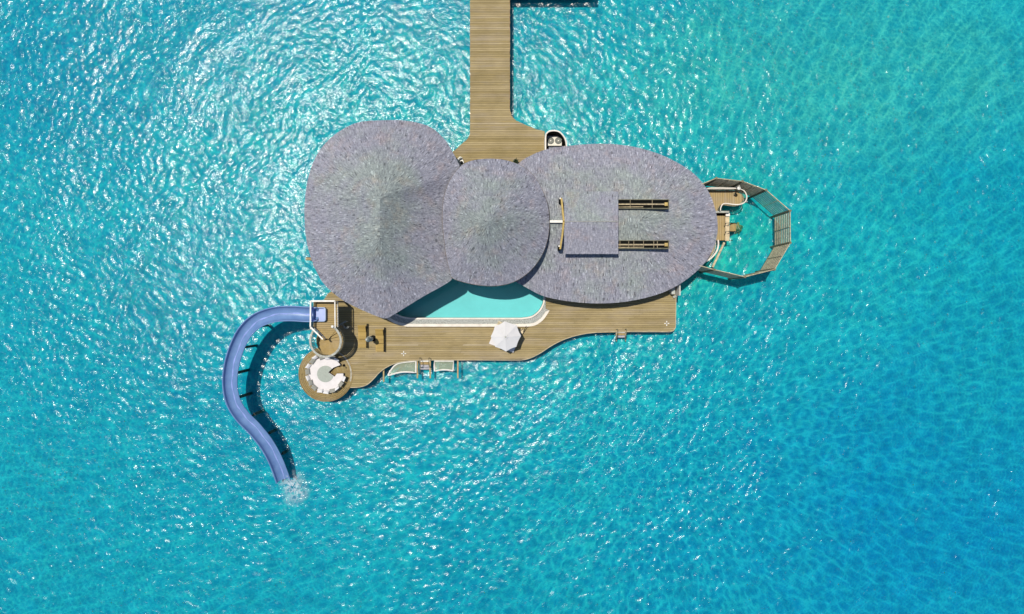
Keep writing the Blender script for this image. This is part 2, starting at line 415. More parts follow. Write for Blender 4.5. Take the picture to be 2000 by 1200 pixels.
# ------------------------------------------------------------------ planked surfaces
def cross(poly_list, v, axis):
    xs = []
    for poly in poly_list:
        n = len(poly)
        for i in range(n):
            a, b = poly[i], poly[(i+1) % n]
            if (a[axis] > v) != (b[axis] > v):
                s = (v - a[axis]) / (b[axis] - a[axis]); xs.append(a[1-axis] + s*(b[1-axis]-a[1-axis]))
    return sorted(xs)
def planks(m, polys, z, pitch=0.18, gap=0.022, thick=0.035, axis=1, seg=(3.0, 5.5), jit=0.0):
    """boards clipped to the outline; axis 1: boards run along x, axis 0: along y"""
    lo = min(p[axis] for p in polys[0]); hi = max(p[axis] for p in polys[0])
    k = math.floor(lo/pitch)
    while k*pitch < hi:
        y0 = max(k*pitch, lo+1e-4); y1 = min((k+1)*pitch-gap, hi-1e-4); k += 1
        if y1 - y0 < 0.03: continue
        a, b = cross(polys, y0, axis), cross(polys, y1, axis)
        if len(a) != len(b):
            a = b = cross(polys, (y0+y1)/2, axis)
        for i in range(0, len(a)-1, 2):
            s0, s1, t0, t1 = a[i], a[i+1], b[i], b[i+1]
            ja, jb = random.uniform(-jit, jit), random.uniform(-jit, jit)
            s0 += ja; t0 += ja; s1 += jb; t1 += jb
            L = max(s1-s0, t1-t0)
            if L < 0.02: continue
            cuts = [0.0]; x = random.uniform(0.5, 1)*seg[1]
            while x < L-0.8: cuts.append(x/L); x += random.uniform(*seg)
            cuts.append(1.0)
            base = random.random()
            for c0, c1 in zip(cuts, cuts[1:]):
                g = 0.008/L if c1 < 1 else 0
                q = [(s0+(s1-s0)*c0, y0), (s0+(s1-s0)*(c1-g), y0), (t0+(t1-t0)*(c1-g), y1), (t0+(t1-t0)*c0, y1)]
                if axis == 0: q = [(v, u) for u, v in q][::-1]
                zz = z + random.uniform(-0.004, 0.004)
                vs = [(u, v, zz) for u, v in q] + [(u, v, zz-thick) for u, v in q]
                m.add(vs, [(0,1,2,3),(0,4,5,1),(1,5,6,2),(2,6,7,3),(3,7,4,0)], min(1, max(0, 0.55*base+0.45*random.random())))
def platform(name, px, z, mat, axis=1, holes=(), pitch=0.18, jit=0.0, seg=(3.0,5.5), thick=0.26, piles=(), parent=None, edge=True):
    poly = PL(px, z); hs = [PL(h, z) for h in holes]
    m = MB(); planks(m, [poly]+hs, z, pitch, axis=axis, jit=jit, seg=seg)
    o = m.build(name, mat, parent)
    if parent is None: struct(o)
    j = MB(); j.prism(poly, z-thick, z-0.045, 0.5, holes=hs); j.build('joists', M['joist'], o)
    if piles:
        for a, b in piles:
            x, y = P(a, b, z); q = MB(); q.tube([(x,y,BZ-0.3),(x,y,z-thick+0.002)], 0.14, 10); q.build('pile', M['pile'], o, smooth=False)
    return o

# boardwalk: from far beyond the top of the sheet down to the entrance deck
wk = [(918,-300),(918,262),(913,272),(900,283),(884,297),(884,345),(1064,345),(1064,256),(1052,254),(1038,249),(1022,242),(1008,236),(999,226),(996,214),(996,-300)]
platform('boardwalk', wk, 0.0, M['deck'], pitch=0.17, jit=0.025, seg=(30,40),
         piles=[(x, y) for y in range(-280, 260, 60) for x in (926, 988)] + [(930,290),(1040,275),(1000,300)])
platform('side_jetty', [(996.3,-120),(996.3,-10),(1166,-10),(1166,-120)], 0.0, M['deck'], pitch=0.17, jit=0.02, piles=[(1040,-30),(1100,-30),(1150,-30)])

# pool deck round the south side
d_edge = [(590,500),(640,560),(632,576),(618,600),(612,640),(650,662)]
curve = [tuple(v) for v in spline([(684,757),(700,756.5),(716,752),(729,741),(742,727),(762,714),(790,706),(835,703.5)], 5)]
curve2 = [tuple(v) for v in spline([(1018,703.5),(1035,700),(1055,690),(1078,675),(1105,662),(1140,652.5),(1180,648.5),(1215,648)], 5)]
deck_out = [(640,440),(610,470),(612,520),(652,566),(640,574),(630,590),(622,620),(620,660),(640,700),(660,757)] + curve + curve2 + [(1308,648),(1315,646),(1319,640),(1320,556),(1320,440)]
pool_hole = [(746,494),(746,560),(748,612)] + [tuple(v) for v in spline([(752,619),(760,626),(775,633.5),(795,638.5)], 4)] + \
    [tuple(v) for v in spline([(1030,638.5),(1046,635.5),(1060,626),(1069,614),(1073.5,606)], 4)] + [(1066,603),(1066,494)]
pd = platform('pool_deck', deck_out, 0.0, M['deck'], holes=[pool_hole], pitch=0.18,
         piles=[(x, 690) for x in (730,800,870,940,1010)] + [(1100,640),(1180,630),(1250,630),(1305,635),(690,740),(670,600)])
# pale trim strip along the deck's seaward rim
m = MB(); rim = [(684,757.2)] + curve + curve2 + [(1308,648.3),(1315,646.3),(1319.3,640),(1320.3,580)]
pts = [P3(a, b, 0.008) for a, b in rim]
for a, b in zip(pts, pts[1:]): m.beam(a, b, 0.07, 0.05, 0.5)
m.build('edge_trim', M['pale_edge'], pd)

# round deck under the sofa: boards laid in rings
rc = P(636.5, 731.5); RR = 2.68
m = MB(); pitch = 0.16; k = 0
while 0.2 + k*pitch < RR:
    r0 = 0.2+k*pitch; r1 = min(RR, r0+pitch-0.02); k += 1
    nseg = 8; sub = 6; off = (k % 2)*0.2
    for s in range(nseg):
        rv = random.random()
        for q in range(sub):
            a0 = off+2*math.pi*(s+q/sub)/nseg; a1 = off+2*math.pi*(s+(q+1)/sub)/nseg
            if q == sub-1: a1 -= 0.01
            vs = [(rc[0]+r*math.cos(a), rc[1]+r*math.sin(a), 0.012) for r, a in ((r0,a0),(r1,a0),(r1,a1),(r0,a1))]
            vs += [(x, y, -0.03) for x, y, _ in vs]
            m.add(vs, [(0,1,2,3),(1,5,6,2),(3,7,4,0),(0,4,5,1),(2,6,7,3)], rv)
rd = struct(m.build('round_deck', M['round']))
m = MB(); m.lathe((rc[0], rc[1], 0), [(RR-0.02,-0.3),(RR,-0.28),(RR,-0.04),(0.1,-0.035)], 64); m.build('joists', M['joist'], rd)
m = MB()
for i in range(14):       # paler curved board facing the pool deck
    a0 = R(-16+i*5.4); a1 = R(-16+(i+1)*5.4)
    vs = [(rc[0]+r*math.cos(a), rc[1]+r*math.sin(a), 0.018) for r, a in ((2.40,a0),(2.54,a0),(2.54,a1),(2.40,a1))]
    m.add(vs, [(0,1,2,3)], 0.9)
m.build('curved_board', plain('silvered_board', (0.36,0.33,0.27), 0.8, 0.25, 4), rd)
for a in (200, 250, 300): 
    x, y = rc[0]+1.9*math.cos(R(a)), rc[1]+1.9*math.sin(R(a)); q = MB(); q.tube([(x,y,BZ-0.3),(x,y,-0.31)], 0.14, 10); q.build('pile', M['pile'], rd)

# small landing that peeks out on the west side
platform('west_landing', [(597,502.5),(597,508.5),(660,508.5),(660,502.5)], -0.1, M['deck'], piles=[(601,505.5)])

# balcony deck and bathing platform on the east side
balc = [(1330,372),(1432,372)] + [tuple(v) for v in spline([(1438,373),(1447,378),(1451,386),(1449,395),(1441,401),(1428,402)], 4)] + \
       [tuple(v) for v in spline([(1412,400),(1406,401),(1402,406),(1400.5,415)], 4)] + [(1340,415)]
platform('balcony_deck', balc, 0.0, M['deck_y'], axis=0, pitch=0.17, piles=[(1440,388),(1390,395)])
platform('bathing_platform', [(1340,415.5),(1417,415.5),(1417,470),(1395,470),(1340,470)], -0.35, M['deck_y'], axis=0, pitch=0.17, piles=[(1412,420),(1412,466)])
lowdeck = [(1330,470.3)] + [tuple(v) for v in spline([(1394,470.3),(1396,480),(1393,492),(1385,503),(1374,511),(1360,520)], 4)] + [(1330,530)]
platform('lower_balcony_deck', lowdeck, -0.02, M['deck_y'], axis=0, pitch=0.17, piles=[(1385,495)])

# ------------------------------------------------------------------ villa
villa = thing('water_villa', 'large villa under three merging grey shingled roofs standing over the lagoon', 'building', (*P(1000,440), 0.0))
def roof_part(name, outline, ze, ridge, zr, sag=0.08, course=0.24, wid=0.095, n=7, thick=0.22, fascia=False):
    ol = [P3(a.x, a.y, ze) for a in spline([(x, y) for x, y in outline], n, True)]
    rg = [P3(a, b, zr) for a, b in ridge]
    N = len(ol); A, B = rg[0], rg[1]; d = B-A; L2 = d.length_squared
    if L2 < 1e-6: tg = [A.copy() for _ in ol]
    else: tg = [A + d*max(0, min(1, (p-A).dot(d)/L2)) for p in ol]
    def S(u, t):
        u = u % N; i = int(u); f = u-i; j = (i+1) % N
        e = ol[i].lerp(ol[j], f); g = tg[i].lerp(tg[j], f)
        p = e.lerp(g, t); p.z = ze + (zr-ze)*(t - sag*math.sin(math.pi*t)); return p
    # shell
    m = MB(); T = 10; vs = []; fs = []
    for k in range(T+1):
        for i in range(N):
            p = S(i, k/T); p.z -= 0.05; vs.append(p)
    for k in range(T):
        for i in range(N):
            j = (i+1) % N; fs.append((k*N+i, k*N+j, (k+1)*N+j, (k+1)*N+i))
    o = len(vs); vs += [Vector((p.x*1.0, p.y, ze-thick)) for p in ol]
    for i in range(N):
        j = (i+1) % N; fs.append((i, o+i, o+j, j))
    m.add(vs, fs, 0.2)
    Lm = sum((S(i,0)-S(i,1)).length for i in range(N))/N
    nc = int(Lm/course)
    for c in range(nc):
        t0 = c/nc; t1 = min(1.0, (c+1.35)/nc)
        per = [(S(i,t0)-S(i+1,t0)).length for i in range(N)]; tot = sum(per)
        cnt = max(8, int(tot/wid))
        acc = 0; i = 0; us = []
        offs = random.random()
        for q in range(cnt):
            target = (q+offs*0.9+random.uniform(-0.12,0.12))/cnt*tot
            while i < N-1 and acc+per[i] < target: acc += per[i]; i += 1
            us.append(i+min(1, max(0, (target-acc)/max(1e-6, per[i]))))
        for q in range(cnt):
            ua = us[q]; ub = us[(q+1) % cnt]
            if ub < ua: ub += N
            if ub-ua > N/2: continue
            dt = random.uniform(-0.22, 0.22)/nc if c else random.uniform(-0.05,0.05)/nc
            g = (ub-ua)*0.06
            a = S(ua+g, max(0,t0+dt)-0.004); b = S(ub-g, max(0,t0+dt)-0.004)
            e = S(ub-g, t1); f = S(ua+g, t1)
            h0 = random.uniform(0.015, 0.045); sk = random.uniform(-0.018, 0.018)
            a.z += h0+sk; b.z += h0-sk; e.z += 0.0; f.z += 0.0
            v = random.gauss(0.5, 0.21)
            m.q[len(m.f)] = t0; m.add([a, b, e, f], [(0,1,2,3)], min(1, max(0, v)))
    # vertical lip under the first course
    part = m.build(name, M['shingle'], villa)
    sf = MB(); sf.add([Vector((p.x, p.y, ze-thick+0.003)) for p in ol], [tuple(range(N-1,-1,-1))], 0.3)
    sf.build('soffit', M['soffit'], part)
    if fascia:
        fm = MB(); c0 = sum(ol, Vector())/N
        oo = [p + (p-c0).normalized()*0.05 for p in ol]
        vs = [(p.x,p.y,ze-thick-0.02) for p in oo]+[(p.x,p.y,ze-0.03) for p in oo]+[(p.x,p.y,ze-0.03) for p in ol]
        fs = []
        for i in range(N):
            j = (i+1) % N; fs += [(i,j,N+j,N+i), (N+i,N+j,2*N+j,2*N+i)]
        fm.add(vs, fs, 0.5); fm.build('fascia', M['soffit'], part)
    return part, ol

LZ, LR = 4.5, 8.9
left_out = [(742,236),(715,237.5),(688,244),(655,263),(625,294),(606,335),(597,382),(595.5,430),(600,475),(612,515),(632,553),(665,583),(700,602),(735,617),(754,621.5),(773,612),(825,580),(868,556),(883,543),(882,520),(877,490),(873,455),(873,420),(877,380),(890,350),(897,328),(893,316),(884,298),(868,273),(842,250),(808,239),(775,235.5)]
r1, ol1 = roof_part('roof', left_out, LZ, [(742,388),(742,468)], LR)
MZ, MR = 5.25, 9.5
mid_out = [(953,311),(925,314),(904,322.5),(887,340),(874,364),(866.5,391),(864.5,425),(867,460),(872,500),(879,530),(884,543),(910,552),(942,557.5),(975,557.5),(1005,549.5),(1033,531),(1054,505),(1067,475),(1072.5,440),(1070,405),(1060,374),(1045,348),(1027,330),(1005,319),(980,312.5)]
r2, ol2 = roof_part('roof', mid_out, MZ, [(955,432),(955.05,432)], MR, sag=0.05, fascia=True)
RZ, RRZ = 2.75, 4.85
right_out = [(1012,321),(1040,303),(1070,292),(1100,287),(1145,282.5),(1190,282),(1235,287),(1280,299),(1320,317),(1356,341),(1382,373),(1396,408),(1401,442),(1397,473),(1384,502),(1362,528),(1330,553),(1295,571),(1255,583),(1210,590.5),(1165,592.5),(1125,590),(1090,585),(1058,577),(1025,560),(1002,545),(985,510),(975,460),(975,410),(985,360)]
r3, ol3 = roof_part('roof', right_out, RZ, [(1040,433),(1245,433)], RRZ, sag=0.0)

# walls below the roofs, set back under the eaves
def wall_ring(ol, ze, inset, z0=0.006):
    c = Vector((sum(p.x for p in ol)/len(ol), sum(p.y for p in ol)/len(ol), 0))
    def ins(p, k):
        d = Vector((p.x-c.x, p.y-c.y, 0)); return (c.x+d.x*(1-k/d.length), c.y+d.y*(1-k/d.length))
    out = [ins(p, inset) for p in ol]; inn = [ins(p, inset+0.2) for p in ol]
    m = MB(); N = len(ol); vs = []
    for z in (z0, ze-0.24):
        vs += [(x, y, z) for x, y in out] + [(x, y, z) for x, y in inn]
    fs = []
    for i in range(N):
        j = (i+1) % N; fs += [(i,j,2*N+j,2*N+i), (N+j,N+i,3*N+i,3*N+j)]
    m.add(vs, fs, 0.5); return m, out
for ol, ze, ins_ in ((ol1, LZ, 2.6), (ol2, MZ, 1.9), (ol3, RZ, 1.9)):
    wm, out = wall_ring(ol, ze, ins_)
    wp = wm.build('wall', M['plaster'], villa)
    N = len(out)
    for i in range(6, N, 22):     # tall glazed doors round the walls
        a = Vector((*out[i], 0)); b = Vector((*out[(i+5) % N], 0))
        if (b-a).length < 0.9: continue
        n = Vector(((b-a).y, -(b-a).x, 0)).normalized()
        if n.dot(Vector((*out[i],0))-Vector((sum(x for x,_ in out)/N, sum(y for _,y in out)/N, 0))) < 0: n = -n
        a2, b2 = a+n*0.10, b+n*0.10
        dm = MB(); dm.beam(a2+Vector((0,0,1.15)), b2+Vector((0,0,1.15)), 0.05, 2.2, 0.5)
        dm.build('glazed_door', M['glass_dark'], villa)

# ridge cap of the east roof
m = MB(); m.beam(P3(1074,433,5.2), P3(1101,433,5.2), 0.22, 0.10); m.build('ridge_cap', M['white'], villa)
# sliding roof section (gabled, stands above the east roof)
sl_x0, sl_x1 = 1102, 1207.5
ZR, ZE = 6.15, 5.25
def gable(xa, xb, yt, yr, yb, zt, zr, zb):
    m = MB()
    def pt(x, s, side):      # s 0 at ridge, 1 at eave
        yy, zz = (yt, zt) if side else (yb, zb)
        A = P3(x, yr, zr); B = P3(x, yy, zz); return A.lerp(B, s)
    for side in (0, 1):
        A, B, C_, D = pt(xa,0,side), pt(xb,0,side), pt(xb,1,side), pt(xa,1,side)
        L = (C_-B).length; W = (B-A).length; nc = int(L/0.26); nw = int(W/0.115)
        m.add([A,B,C_,D, A-Vector((0,0,.18)), B-Vector((0,0,.18)), C_-Vector((0,0,.18)), D-Vector((0,0,.18))],
              [(0,1,2,3),(4,7,6,5),(1,5,6,2),(3,2,6,7),(0,3,7,4)] if side else [(0,3,2,1),(4,5,6,7),(1,2,6,5),(3,7,6,2),(0,4,7,3)], 0.35)
        def S(u, t): return (A.lerp(B, u)).lerp(D.lerp(C_, u), t)
        for c in range(nc):
            for q in range(nw):
                u0 = q/nw+0.1/nw; u1 = (q+1)/nw-0.02/nw; o = (random.random()-0.5)*0.5/nw
                u0, u1 = min(1, max(0,u0+o)), min(1, max(0,u1+o))
                dt = random.uniform(-0.15, 0.15)/nc
                t0, t1 = max(0, (c-0.3)/nc), min(1.004, (c+1)/nc+dt)
                a, b, e, f = S(u0,t0), S(u1,t0), S(u1,t1), S(u0,t1)
                for w_, h in ((a,.012),(b,.012),(e,random.uniform(.02,.07)),(f,random.uniform(.02,.07))): w_.z += h
                m.q[len(m.f)] = 0.55 if side else 0.0  # sun-facing side greener: sunlight painted into its colour
                m.add([a,b,e,f], [(0,1,2,3)] if side else [(3,2,1,0)], min(1, max(0, random.gauss(0.52, 0.15))))
    return m
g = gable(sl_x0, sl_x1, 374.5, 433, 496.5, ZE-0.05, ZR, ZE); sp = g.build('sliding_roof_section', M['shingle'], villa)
m = MB(); m.beam(P3(1104,433,ZR+0.06), P3(1206,433,ZR+0.06), 0.07, 0.04); m.build('ridge_strip', M['ridge'], sp)
# bent yellow timber beam along its open end
m = MB(); yp = [(1096.5,389,5.35),(1098.5,410,5.75),(1101,433,6.2),(1098,460,5.75),(1094,486,5.35)]
for a, b in zip(yp, yp[1:]): m.beam(P3(*a), P3(*b), 0.15, 0.30, 0.5)
m.build('timber_beam', M['yellow'], villa)
for (a, b) in ((1094.5, 391), (1092.5, 484)):
    q = MB(); x, y, z = P3(a, b, 5.2); q.box((x, y, 4.9), (0.22, 0.45, 0.9)); q.build('beam_bracket', M['black'], villa)
    q = MB(); q.box((x-0.02, y+0.12, 5.38), (0.16, 0.14, 0.06)); q.build('beam_bolt', M['white'], villa)
# two open troughs with the rails the section slides on
for (ya, yb, ribs) in ((389.5, 408, (1231, 1274)), (469.5, 486, (1211, 1228, 1238, 1257, 1277, 1284))):
    zt = 5.0; t0, t1 = 1207, 1307
    x0, y0 = P(t0, yb, zt); x1, y1 = P(t1, ya, zt); zb = 2.9; th = 0.06
    fr = MB()
    fr.box(((x0+x1)/2, y0+th/2, (zt+zb)/2), (x1-x0, th, zt-zb)); fr.box(((x0+x1)/2, y1-th/2, (zt+zb)/2), (x1-x0, th, zt-zb))
    fr.box((x1-th/2, (y0+y1)/2, (zt+zb)/2), (th, y1-y0-2*th, zt-zb))
    tr_ = fr.build('rail_trough', M['trough'], villa)
    q = MB(); q.box(((x0+x1)/2-th/2, (y0+y1)/2, 4.56), (x1-x0-th-0.01, y1-y0-2*th-0.01, 0.06)); q.build('trough_shade', M['black'], tr_)  # black sheet added as the shade inside the open trough
    ym = (y0+y1)/2-0.02
    q = MB(); q.beam((x0+0.05, ym, 4.93), (x1-0.3, ym, 4.93), 0.12, 0.10); q.build('rail', M['railwood'], tr_)
    q = MB(); q.beam((x0+0.05, ym-0.24, 4.86), (x0+2.3, ym-0.22, 4.86), 0.07, 0.08); q.build('rail', M['railwood'], tr_)
    q = MB(); q.box((x1-0.27, ym, 4.95), (0.28, 0.30, 0.16)); q.lathe((x1-0.27, ym, 5.03), [(0.12,0),(0.12,0.05),(0.05,0.07)], 12); q.build('end_stop', M['yellow'], tr_)
    for rx in ribs:
        X, _ = P(rx, 433, zt); q = MB(); q.beam((X, y0+th, 4.97), (X, y1-th, 4.97), 0.035, 0.03); q.build('cross_bar', M['railwood'], tr_)
# grey cabinet and white end wall at the deck's east corner
pw = thing('privacy_wall', 'thin white upright wall at the right end of the pool deck by the eave', 'wall', (*P(1320,567),0))
m = MB(); a = P3(1319.2,545,0); b = P3(1319.2,578,0); m.beam(a+Vector((0,0,.9)), b+Vector((0,0,.9)), 0.07, 1.8); m.build('panel', M['white'], pw)
m = MB(); m.box((*P(1317.6,579.5), 0.15), (0.42, 0.22, 0.3), rz=0.3); m.build('foot', M['grey_rail'], pw)
cb = thing('storage_cabinet', 'pale grey storage cabinet against the thin white wall under the right eave', 'cabinet', (*P(1315,566),0))
m = MB(); m.box((*P(1315,565,1.0), 0.5), (0.30, 0.95, 0.94)); m.build('body', M['grey_rail'], cb)
m = MB(); m.box((*P(1315,565,1.0), 1.0), (0.33, 0.99, 0.05)); m.build('lid', plain('pale_lid',(0.40,0.41,0.38),0.7), cb)

# ------------------------------------------------------------------ swimming pool
pool = thing('swimming_pool', 'turquoise swimming pool with white rims and a pebble channel', 'swimming pool', (*P(930,600), 0))
inner = [(768,500),(768,606)] + [tuple(v) for v in spline([(774,613),(788,618.5),(806,621),(830,621)], 4)] + \
        [tuple(v) for v in spline([(1018,621),(1038,617.5),(1052,607),(1059.5,594),(1061.5,583)], 5)] + [(1061.5,500)]
def offset_poly(poly, d):
    n = len(poly); out = []
    area = sum(poly[i][0]*poly[(i+1)%n][1]-poly[(i+1)%n][0]*poly[i][1] for i in range(n)); s = 1 if area > 0 else -1
    for i in range(n):
        p, q, r = Vector(poly[i-1]), Vector(poly[i]), Vector(poly[(i+1)%n])
        a = (q-p).normalized(); b = (r-q).normalized(); n1 = Vector((a.y,-a.x))*s; n2 = Vector((b.y,-b.x))*s
        k = (n1+n2); k = k/max(0.3, k.length_squared/2) if k.length > 1e-6 else n1
        out.append(tuple(q+k*d))
    return out
iw = PL(inner); io = offset_poly(iw, 0.16); hw = PL(pool_hole); hi_ = offset_poly(hw, -0.27)
m = MB(); m.prism(io, -1.25, 0.085, 0.5, holes=[iw]); m.build('inner_rim', M['plaster'], pool)
# outer rim only along the seaward side
k0 = 2; k1 = len(pool_hole)-3
strip = hw[k0:k1+1]; sin_ = hi_[k0:k1+1]
m = MB(); m.prism(strip + sin_[::-1], -0.3, 0.03, 0.5); m.build('outer_rim', M['plaster'], pool)
m = MB(); m.prism(offset_poly(hw, -0.012), -0.34, -0.06, 0.5, holes=[offset_poly(io, 0.004)])
pc = m.build('pebble_channel', M['pebble'], pool)
m = MB(); m.prism(offset_poly(iw, 0.05), -1.32, -1.15, 0.5); m.build('pool_floor', M['pooltile'], pool)
m = MB(); m.prism(offset_poly(iw, -0.004), -1.15, -1.11, 0.5, holes=[offset_poly(iw, -0.12)])
m = MB(); N = len(iw); iw2 = offset_poly(iw, -0.012)
m.add([(x,y,-1.14) for x,y in iw2]+[(x,y,0.0) for x,y in iw2], [(i,(i+1)%N,N+(i+1)%N,N+i) for i in range(N)], 0.5); m.build('pool_wall', M['pooltile'], pool)
m = MB(); wv = offset_poly(iw, -0.02); tris = tessellate_polygon([[Vector((x,y,0)) for x,y in wv]])
m.add([(x,y,-0.05) for x,y in wv], [tuple(range(len(wv)))], 0.5); m.build('pool_water', M['poolwater'], pool)

# ------------------------------------------------------------------ railings
def railing(parent, path, z0, h, mat_bal, mat_rail, spacing=0.14, bw=0.05, rw=0.11, rt=0.06, ztop=None, name='railing', base_rail=True):
    """path: plan points (x,y[,z]) of the foot"""
    pts = [Vector((p[0], p[1], p[2] if len(p) > 2 else z0)) for p in path]
    m = MB(); carry = 0.0
    for a, b in zip(pts, pts[1:]):
        L = (b-a).length
        s = carry
        while s < L:
            p = a.lerp(b, s/L); m.beam(p, p+Vector((0,0,h)), bw, bw*0.6); s += spacing
        carry = s-L
        if base_rail: m.beam(a+Vector((0,0,0.08)), b+Vector((0,0,0.08)), 0.05, 0.06)
    o = m.build(name, mat_bal, parent)
    m = MB()
    for a, b in zip(pts, pts[1:]):
        m.beam(a+Vector((0,0,h+rt/2)), b+Vector((0,0,h+rt/2)), rw, rt)
    for a in pts[1:-1]: m.lathe(tuple(a+Vector((0,0,h+0.001))), [(rw/2,0),(rw/2,rt-0.002)], 12)
    m.build('top_rail', mat_rail, o)
    return o

# ------------------------------------------------------------------ slide tower with spiral stair
TZ = 3.0
tower = thing('slide_tower', 'wooden tower with white railings and a round spiral stair, at the top of the slide', 'tower', (*P(638,640,0), 0))
tp = [(613.5,588.5),(659.5,588.5),(660,640),(641,663.5),(612.5,638)]
poly = PL(tp, TZ)
m = MB(); planks(m, [poly], TZ, 0.18, axis=1, seg=(9,12)); plat = m.build('platform', M['stair'], tower)
m = MB(); m.prism(poly, TZ-0.25, TZ-0.045); m.build('frame', M['joist'], plat)
for (a, b) in ((614.5,589.5),(658.5,589.5),(658.5,639),(613.5,637.5)):
    x, y = P(a, b, TZ); q = MB(); q.beam((x,y,0.02 if a > 630 else BZ-0.2), (x,y,TZ-0.252), 0.16, 0.16); q.build('post', M['pile'], tower)
A, B, C2, D, E = [P(a, b, TZ) for a, b in ((613.5,588.5),(660,588.5),(660.5,640),(640.5,663.5),(612.8,638))]
railing(tower, [A, B], TZ, 1.05, M['grey_rail'], M['white'], spacing=0.12, rw=0.14)
railing(tower, [B, C2], TZ, 1.05, M['white'], M['white'], spacing=0.15, rw=0.09)
railing(tower, [A, P(613.2,600,TZ)], TZ, 1.05, M['slat_dark'], M['white'], rw=0.12)
railing(tower, [P(613,629,TZ), E], TZ, 1.05, M['slat_dark'], M['white'], rw=0.12)
m = MB(); a = Vector((*P(613.2,600,TZ), TZ+1.08)); b = Vector((*P(613,629,TZ), TZ+1.08)); m.beam(a, b, 0.12, 0.06); m.build('top_rail', M['white'], tower)
railing(tower, [E, P(637,662,TZ)], TZ, 1.05, M['slat_dark'], M['white'], rw=0.13)
m = MB(); m.beam(Vector((*P(615,641,TZ+.1),TZ+.12)), Vector((*P(636,661.5,TZ+.1),TZ+.12)), 0.09, 0.08); m.build('kick_rail', M['white'], tower)
m = MB(); x, y = P(652,638,TZ+.6); m.tube([(x,y,TZ+0.002),(x,y,TZ+1.0)], 0.05, 8); m.lathe((x,y,TZ+1.0), [(0.10,0),(0.14,0.06),(0.12,0.13),(0.05,0.17)], 14); m.build('newel_post', M['white'], tower)
# spiral stair
sc = P(641.5, 663.0, 2.0); SR = 1.52
m = MB(); m.tube([(*sc,0.02),(*sc,3.4)], 0.06, 10); m.build('centre_pole', M['darkpost'], tower)
nst = 16; a_top = 52; sweep = 18.0
for i in range(nst):
    z = TZ-0.06 - (i+0.0)*(TZ-0.1)/nst; a1 = R(a_top - i*sweep); a0 = R(a_top-(i+1)*sweep-2)
    pts = [(sc[0]+0.05*math.cos(a0), sc[1]+0.05*math.sin(a0))] + [(sc[0]+SR*math.cos(a0+(a1-a0)*k/4), sc[1]+SR*math.sin(a0+(a1-a0)*k/4)) for k in range(5)]
    q = MB(); q.prism(pts, z-0.05, z-0.002*i); q.build('stair_tread', M['stair'], tower)
path = []
for k in range(0, 58):
    f = k/57; a = R(a_top - f*nst*sweep); path.append((sc[0]+(SR+0.05)*math.cos(a), sc[1]+(SR+0.05)*math.sin(a), TZ-0.1-f*(TZ-0.5)*0.70))
pts = [Vector(p) for p in path]
m = MB()
for k, p in enumerate(pts):
    m.beam(Vector((p.x, p.y, max(0.02, p.z-0.25))), p+Vector((0,0,1.0)), 0.11, 0.05)
bal = m.build('stair_balustrade', M['slat_dark'], tower)
m = MB()
for a, b in zip(pts, pts[1:]): m.beam(a+Vector((0,0,1.03)), b+Vector((0,0,1.03)), 0.19, 0.06)
m.build('top_rail', M['grey_rail'], bal)
m = MB()     # handrails at the foot of the stair
for a, b in (((659,637),(676,628)),((667,634),(676,642)),((676,642),(681,638))):
    m.beam(P3(*a,1.0), P3(*b,1.0), 0.16, 0.08)
for a in ((660,636.5),(675,628.5),(668,635),(676,641.5),(680.5,638.5)): m.beam(P3(*a,0.96), Vector((*P(*a,0.96),0.02)), 0.07, 0.07)
m.build('entrance_handrail', M['grey_rail'], tower)

# ------------------------------------------------------------------ water slide
slide = thing('water_slide', 'long curved blue water slide running from the tower into the lagoon', 'water slide', (*P(520,760,WZ), WZ))
cl = [(622,614,3.12),(600,614,3.08),(566,612.5,3.0),(535,615.5,2.85),(505,627,2.6),(481,650,2.3),(464,685,1.95),(454.5,722,1.65),(453.5,757,1.35),(461,787,1.05),(477,812,0.75),(501,837,0.4),(524,866,0.0),(542,899,-0.5),(556,936,-1.22)]
cen = spline([tuple(P3(*c)) for c in cl], 10)
m = MB(); W = 0.66; prof = []
for k in range(17):       # deep trough, rolled lips
    t = math.pi*k/16; prof.append((-W*math.cos(t)*0.93, -0.55*math.sin(t)**0.8+0.55))
prof = [(-W-0.07,0.50),(-W-0.06,0.57),(-W*0.97,0.585)] + prof[0:] + [(W*0.97,0.585),(W+0.06,0.57),(W+0.07,0.50)]
prof_out = [(x*1.05, z-0.05) for x, z in prof[3:-3]][::-1]
loop = prof + prof_out
vs = []; fs = []; n = len(loop); Nc = len(cen)
for i, c in enumerate(cen):
    a = cen[max(0,i-1)]; b = cen[min(Nc-1,i+1)]; d = (b-a).normalized(); sx = Vector((d.y,-d.x,0)).normalized(); up = sx.cross(d)
    wf = 1.0 if i < Nc-12 else 1.0+0.04*(i-(Nc-12))/12
    if i < 4: wf = 0.9
    for x, z in loop: vs.append(c + sx*x*wf + up*z - up*0.05)
for i in range(Nc-1):
    for k in range(n):
        l = (k+1) % n; fs.append((i*n+k, (i+1)*n+k, (i+1)*n+l, i*n+l))
m.add(vs, fs, 0.5); chute = m.build('chute', M['slide'], slide, smooth=True)
